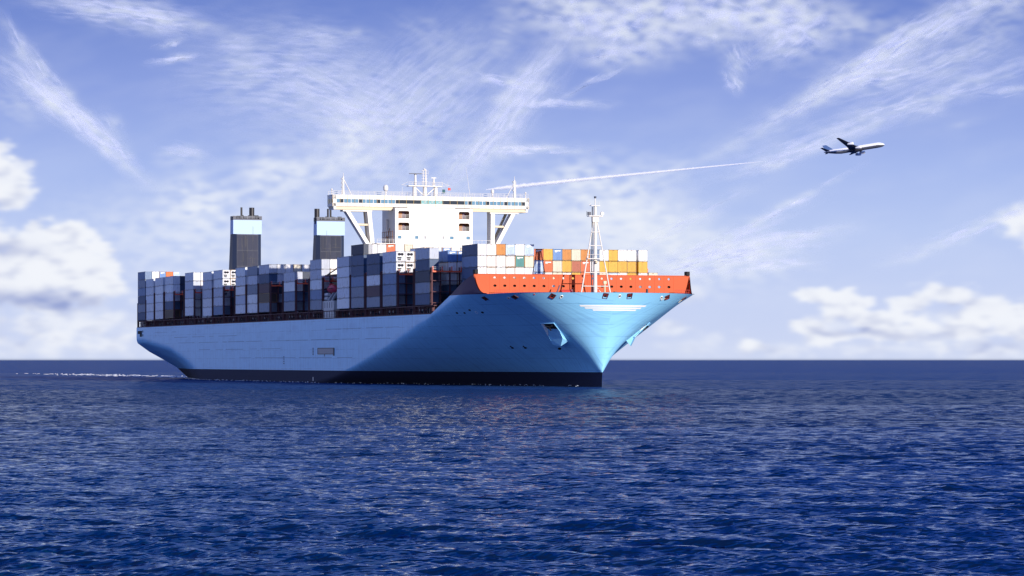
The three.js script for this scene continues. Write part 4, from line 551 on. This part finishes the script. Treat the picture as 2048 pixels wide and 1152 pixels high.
FRONT.forEach(([top, z0, p, n, tiers], blk) => tiers.forEach((cs, k) => cs.forEach((c, i) => {
  const z = z0 - p * (i + 0.5) - (blk && i === n - 1 ? 0.55 : 0), where = ['top', 'second', 'third', 'bottom'][k] + ' row';
  container(BAYS[24], top - 2.86 - k * 2.9, z, !blk && i === 0 ? ['navy', 'slate blue', 'navy', 'navy'][k] : c, `${!blk && i === 0 ? 'dark blue container with ' + c + ' end,' : c + ' container in the'} front block, ${blk ? 'lower right' : 'higher left'}, ${where}, ${ORD[i]} from left`, !blk && i === 0 ? 3 : 0);
})));
container(BAYS[24], 28.75 - 2.86, -24.1, 'cream', 'cream container just above the breakwater, rightmost of all');
// everything deeper in the stacks, seen only through chinks
{
  const bases = Object.fromEntries(OUTER.map(([b, y]) => [b, y])), list = [];
  for (let b = 0; b < 24; b++) {
    if (b === 17 || b === 6) continue;
    const gap = !(b in bases), base = bases[b] ?? 21, tiers = gap ? 3 : b === 14 ? 4 : 5;
    for (let r = gap ? 3 : 1; r < 23; r++) { if (b === 23 && r < 7) continue; if (b === 3 && r > 0 && r < 4) { for (let t = 0; t < 3; t++) list.push([BAYS[b], base + t * 2.9, rowZ(r)]); continue; } for (let t = 0; t < tiers - (b === 20 && r > 0 ? 1 : 0); t++) if (!slots.has(keyOf(b, r, t))) list.push([BAYS[b], base + t * 2.9, rowZ(r)]); }
  }
  for (let r = 0; r < 18; r++) list.push([BAYS[24], 20.65, 21.75 - 2.5 * r]);
  for (let i = 0; i < 5; i++) for (let t = 0; t < 1; t++) list.push([BAYS[23], 20.65, rowZ(i + 1.9)]);
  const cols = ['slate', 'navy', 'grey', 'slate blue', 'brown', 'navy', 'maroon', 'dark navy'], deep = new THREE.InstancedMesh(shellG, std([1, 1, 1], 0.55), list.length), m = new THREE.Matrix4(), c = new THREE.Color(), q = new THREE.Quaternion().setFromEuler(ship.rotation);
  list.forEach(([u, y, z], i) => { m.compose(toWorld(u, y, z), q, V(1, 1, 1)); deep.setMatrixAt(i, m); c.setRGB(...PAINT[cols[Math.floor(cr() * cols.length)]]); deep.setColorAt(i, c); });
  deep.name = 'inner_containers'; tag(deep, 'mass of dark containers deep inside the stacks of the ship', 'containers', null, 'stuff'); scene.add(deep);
}
// ---------------------------------------------------------------- red lifeboat
{
  const o = new THREE.Group(); o.name = 'lifeboat'; scene.add(o); o.position.copy(toWorld(249.5, 25.4, 27.3)); o.rotation.y = ship.rotation.y; tag(o, 'dull red enclosed lifeboat hanging above the white gangway house', 'lifeboat');
  const sh = (sx, sy, f) => { const g = new THREE.SphereGeometry(1, 20, 12), p = g.attributes.position; for (let i = 0; i < p.count; i++) { const x = p.getX(i), y = p.getY(i), z = p.getZ(i); p.setXYZ(i, Math.sign(x) * Math.pow(Math.abs(x), 0.8) * sx, f(y) * sy, z * 1.45 * (y < 0 ? 1 + 0.25 * y : 1 - 0.2 * y)); } g.computeVertexNormals(); return g; };
  const red = std([0.5, 0.04, 0.09], 0.45); const hull = sh(4, 1.25, (y) => Math.min(y, 0.15)); hull.translate(0, 1.3, 0); part('boat_hull', hull, red, o);
  const can = sh(3.4, 1.15, (y) => Math.max(y, -0.1)); can.translate(0, 1.45, 0); part('canopy', can, red, o); part('cox_tower', [bx(-2.4, -1.2, 2.3, 2.95, -0.5, 0.5)], red, o); part('fender', [rod(V(-3.7, 1.4, 1.35), V(3.7, 1.4, 1.35), 0.12, 6)], M.dark, o); part('hook', [rod(V(-3, 2.2, 0), V(-3, 4.4, 0), 0.06, 5), rod(V(3, 2.2, 0), V(3, 4.4, 0), 0.06, 5)], M.pipe, o);
}
// ---------------------------------------------------------------- the airliner
{
  const o = new THREE.Group(); o.name = 'airliner'; scene.add(o); o.position.set(351, 223, -3137); tag(o, 'white four-engined airliner climbing to the right above the sea', 'airliner');
  const white = std([0.82, 0.83, 0.86], 0.35), belly = std([0.07, 0.08, 0.11], 0.5), wingM = std([0.03, 0.032, 0.045], 0.5), finM = std([0.07, 0.13, 0.3], 0.4);  // dark belly and wings: shade of the underside painted in
  const prof = [[0, 31.5], [0.7, 31.2], [1.6, 29.8], [2.4, 27.6], [2.82, 24.5], [2.82, -14], [2.5, -20], [1.7, -26], [0.8, -30.5], [0.3, -32]];
  const fus = (lo, hi, lift) => { const g = new THREE.LatheGeometry(prof.map(([r, x]) => new THREE.Vector2(r, x)), 20, lo, hi - lo); const p = g.attributes.position; for (let i = 0; i < p.count; i++) { const r = p.getX(i), a = p.getY(i), z = p.getZ(i); p.setXYZ(i, a, r + (a < -14 ? (-14 - a) * 0.1 : a > 25 ? -(a - 25) * 0.12 : 0), z); } g.computeVertexNormals(); return g; };
  // lathe angle 0 lies along z; the top half is round +x of the lathe
  part('fuselage', fus(-0.25, Math.PI + 0.25), white, o); part('belly', fus(Math.PI + 0.25, 2 * Math.PI - 0.25), belly, o);
  const slab = (root, tip, thick) => { const P = []; for (const [x0, x1, y, z, t] of [[...root, thick], [...tip, thick * 0.3]]) P.push(V(x0, y, z), V((x0 * 0.65 + x1 * 0.35), y + t / 2, z), V(x1, y, z), V((x0 * 0.65 + x1 * 0.35), y - t / 2, z)); const f = []; for (let i = 0; i < 4; i++) f.push([i, (i + 1) % 4, 4 + (i + 1) % 4, 4 + i]); f.push([0, 1, 2, 3], [4, 5, 6, 7]); return polyGeo(P, f); };
  for (const sd of [1, -1]) {
    const w = group('wing', o); part('wing_skin', [slab([10, -5, -1.2, sd * 1.5], [3.4, -5.6, 0, sd * 10.5], 1.4), slab([3.4, -5.6, 0, sd * 10.5], [-9, -12, 4.4, sd * 30], 0.9)], wingM, w);
    for (const [x, y, z] of [[6, -2.2, 9.4], [0, -0.2, 19.2]]) { const g = new THREE.LatheGeometry([[0.5, -3.2], [1.0, -2], [1.42, 0.5], [1.45, 2.4], [1.25, 2.9], [1.05, 2.3]].map(([r, a]) => new THREE.Vector2(r, a)), 14); g.rotateZ(-Math.PI / 2); g.translate(x, y, sd * z); part('engine', g, white, w); part('pylon', girder(V(x - 0.6, y + 1.2, sd * z), V(x - 2.4, y + 1.9, sd * z), 3, 0.35), wingM, w); }
    part('stabilizer', slab([-24.5, -29.5, 1.6, sd * 0.8], [-30.5, -33.2, 3, sd * 11], 0.6), wingM, o);
  }
  part('fin', polyGeo([V(-22, 3.2, 0.2), V(-30, 3, 0.2), V(-29, 9, 0.1), V(-33, 9, 0.1), V(-22, 3.2, -0.2), V(-30, 3, -0.2), V(-29, 9, -0.1), V(-33, 9, -0.1)], [[0, 1, 3, 2], [4, 6, 7, 5], [0, 2, 6, 4], [1, 5, 7, 3], [2, 3, 7, 6]]), finM, o);
  part('wing_box', (() => { const g = new THREE.SphereGeometry(1, 14, 10); g.scale(9, 1.6, 3.1); g.translate(1.5, -1.9, 0); return g; })(), wingM, o);
  const yaw = -17 * Math.PI / 180, pitch = 8 * Math.PI / 180, bank = -13 * Math.PI / 180;
  o.rotation.set(bank, yaw, pitch, 'YZX');
}
// ---------------------------------------------------------------- contrail: nested thin tubes of ice haze, far behind everything
{
  const D = 42000, at = (X, Y) => V((X - 1024) / FOCAL * D, EYE + (720 - Y) / FOCAL * D, -D), tubes = [], n = 260;
  for (const f of [1.25, 0.9, 0.55]) {
    const pos = [], idx = []; for (let i = 0; i <= n; i++) { const t = i / n, a = at(972 + 570 * t, 379.5 - 30 * Math.pow(t, 0.9) - 28 * t), w = f * 30 * (1 - 0.86 * t) * sm(0, 0.12, t + 0.03) * sm(0, 0.15, 1.02 - t); for (let k = 0; k < 8; k++) { const e = k / 8 * 6.2832, p = w * (1 + 0.5 * noise(i / 2.6 + 9 * f, k * 0.8 + 3)); pos.push(a.x, a.y + p * Math.sin(e), a.z + p * Math.cos(e)); } }
    for (let i = 0; i < n; i++) for (let k = 0; k < 8; k++) { const p = i * 8 + k, q = i * 8 + (k + 1) % 8; idx.push(p, q, q + 8, p, q + 8, p + 8); }
    const g = new THREE.BufferGeometry(); g.setAttribute('position', new THREE.Float32BufferAttribute(pos, 3)); g.setIndex(idx); g.computeVertexNormals(); tubes.push(g);
  }
  const m = new THREE.Mesh(mergeGeometries(tubes), new THREE.MeshStandardMaterial({ color: 0xf4f4fa, roughness: 1, transparent: true, opacity: 0.17, side: THREE.DoubleSide }));
  m.name = 'contrail_cloud'; tag(m, 'thin white condensation trail slanting up behind the bridge', 'contrail', null, 'stuff'); scene.add(m);
}
// ---------------------------------------------------------------- high cloud: level sheets of ice crystals at their altitude, 80 km off, where the sky is streaked
{
  const tile = (sx, sy, lo, hi, seed) => { const W = 768, H = 512, d = new Uint8Array(W * H * 4); for (let y = 0; y < H; y++) for (let x = 0; x < W; x++) { const u = x / W * sx + seed, v = y / H * sy, wv = v + 0.9 * fbm(u * 0.6, v * 0.25 + 7, 3), n = fbm(u + 0.5 * fbm(u * 2, v, 2), wv, 5), k = 255 * sm(lo, hi, n), o = (y * W + x) * 4; d[o] = d[o + 1] = d[o + 2] = k; d[o + 3] = 255; } const t = new THREE.DataTexture(d, W, H); t.wrapS = t.wrapT = THREE.MirroredRepeatWrapping; t.magFilter = THREE.LinearFilter; t.needsUpdate = true; return t; };
  const sheetMat = (t) => new THREE.MeshPhysicalMaterial({ color: 0xffffff, roughness: 1, transmission: 0.9, thickness: 0, specularIntensity: 0, transparent: true, vertexColors: true, alphaMap: t, side: THREE.DoubleSide });
  const D = 80000, r = rng(19);
  const patches = (list, uvs, gain) => {
    const geos = [];
    for (const [x, y, rx, ry, ang, amp] of list) {
      const el = (720 - y) / FOCAL, h = EYE + D * el, c = Math.cos(ang * Math.PI / 180), s = Math.sin(ang * Math.PI / 180), nx = 16, ny = 8, pos = [], uv = [], col = [], idx = [], u0 = r() * 5, v0 = r() * 5;
      for (let j = 0; j <= ny; j++) for (let i = 0; i <= nx; i++) {
        const a = (i / nx * 2 - 1) * 1.7, b = (j / ny * 2 - 1) * 1.7, X = x + a * rx * c - b * ry * s + 10 * noise(a * 2 + x, b), Y = y + a * rx * s + b * ry * c + 8 * noise(a * 1.3, b + y), e = Math.max(0.006, (720 - Y) / FOCAL), d = (h - EYE) / e;
        pos.push((X - 1024) / FOCAL * d, h, -d); uv.push(u0 + a * rx / uvs[0], v0 + b * ry / uvs[1]); const k = Math.max(Math.abs(a), Math.abs(b)) > 1.69 ? 0 : amp * gain * Math.exp(-1.2 * (a * a + b * b)); col.push(1, 1, 1, Math.min(1, k));
      }
      for (let j = 0; j < ny; j++) for (let i = 0; i < nx; i++) { const p = j * (nx + 1) + i; idx.push(p, p + 1, p + nx + 2, p, p + nx + 2, p + nx + 1); }
      const g = new THREE.BufferGeometry(); g.setAttribute('position', new THREE.Float32BufferAttribute(pos, 3)); g.setAttribute('uv', new THREE.Float32BufferAttribute(uv, 2)); g.setAttribute('color', new THREE.Float32BufferAttribute(col, 4)); g.setIndex(idx); g.computeVertexNormals(); geos.push(g);
    }
    return mergeGeometries(geos);
  };
  const a = new THREE.Mesh(patches(WISPS.filter((w) => w[5] > 0.42), [300, 120], 1.15), sheetMat(tile(6, 14, -0.24, 0.5, 3))); a.name = 'cirrus_cloud'; tag(a, 'white feathery streaks of high cloud across the upper sky', 'clouds', null, 'stuff'); scene.add(a);
  const p = new THREE.Mesh(patches(PUFFS.filter((w) => w[4] > 0.5 && w[1] < 160).map(([x, y, rx, ry, k]) => [x, y, rx, ry, -8, k]), [420, 240], 1.0), sheetMat(tile(9, 9, -0.2, 0.46, 31))); p.name = 'altocumulus_cloud'; tag(p, 'broken white fleecy patches of cloud at the top edge', 'clouds', null, 'stuff'); scene.add(p);
}
// ---------------------------------------------------------------- wake and the thin line of foam at the hull
{
  const r = rng(61), n = 560, g = new THREE.IcosahedronGeometry(1, 1), im = new THREE.InstancedMesh(g, std([0.75, 0.78, 0.8], 0.9), n), M4 = new THREE.Matrix4(), q = new THREE.Quaternion(), rot = V(0, 1, 0);
  for (let i = 0; i < n; i++) {
    let u, z, s; if (i < 330) { u = -8 - Math.pow(r(), 1.6) * 330; z = (r() + r() - 1) * (10 - u * 0.035); s = 0.12 + r() * 0.5; if (noise(u / 40, z / 6 + 4) < -0.1) s *= 0.3; } else { u = 12 + r() * 372; const b = half(u, 0.2); z = b + 0.2 + r() * r() * 3; s = 0.05 + r() * 0.1; }
    q.setFromAxisAngle(rot, r() * 6.28); M4.compose(toWorld(u, 0.05 + r() * 0.3, z), q, V(s * (0.8 + r() * 1.6), 0.1, s)); im.setMatrixAt(i, M4);
  }
  im.name = 'foam'; tag(im, 'thin white foam of the wake trailing behind the stern', 'foam', null, 'stuff'); scene.add(im);
}
renderer.render(scene, camera);
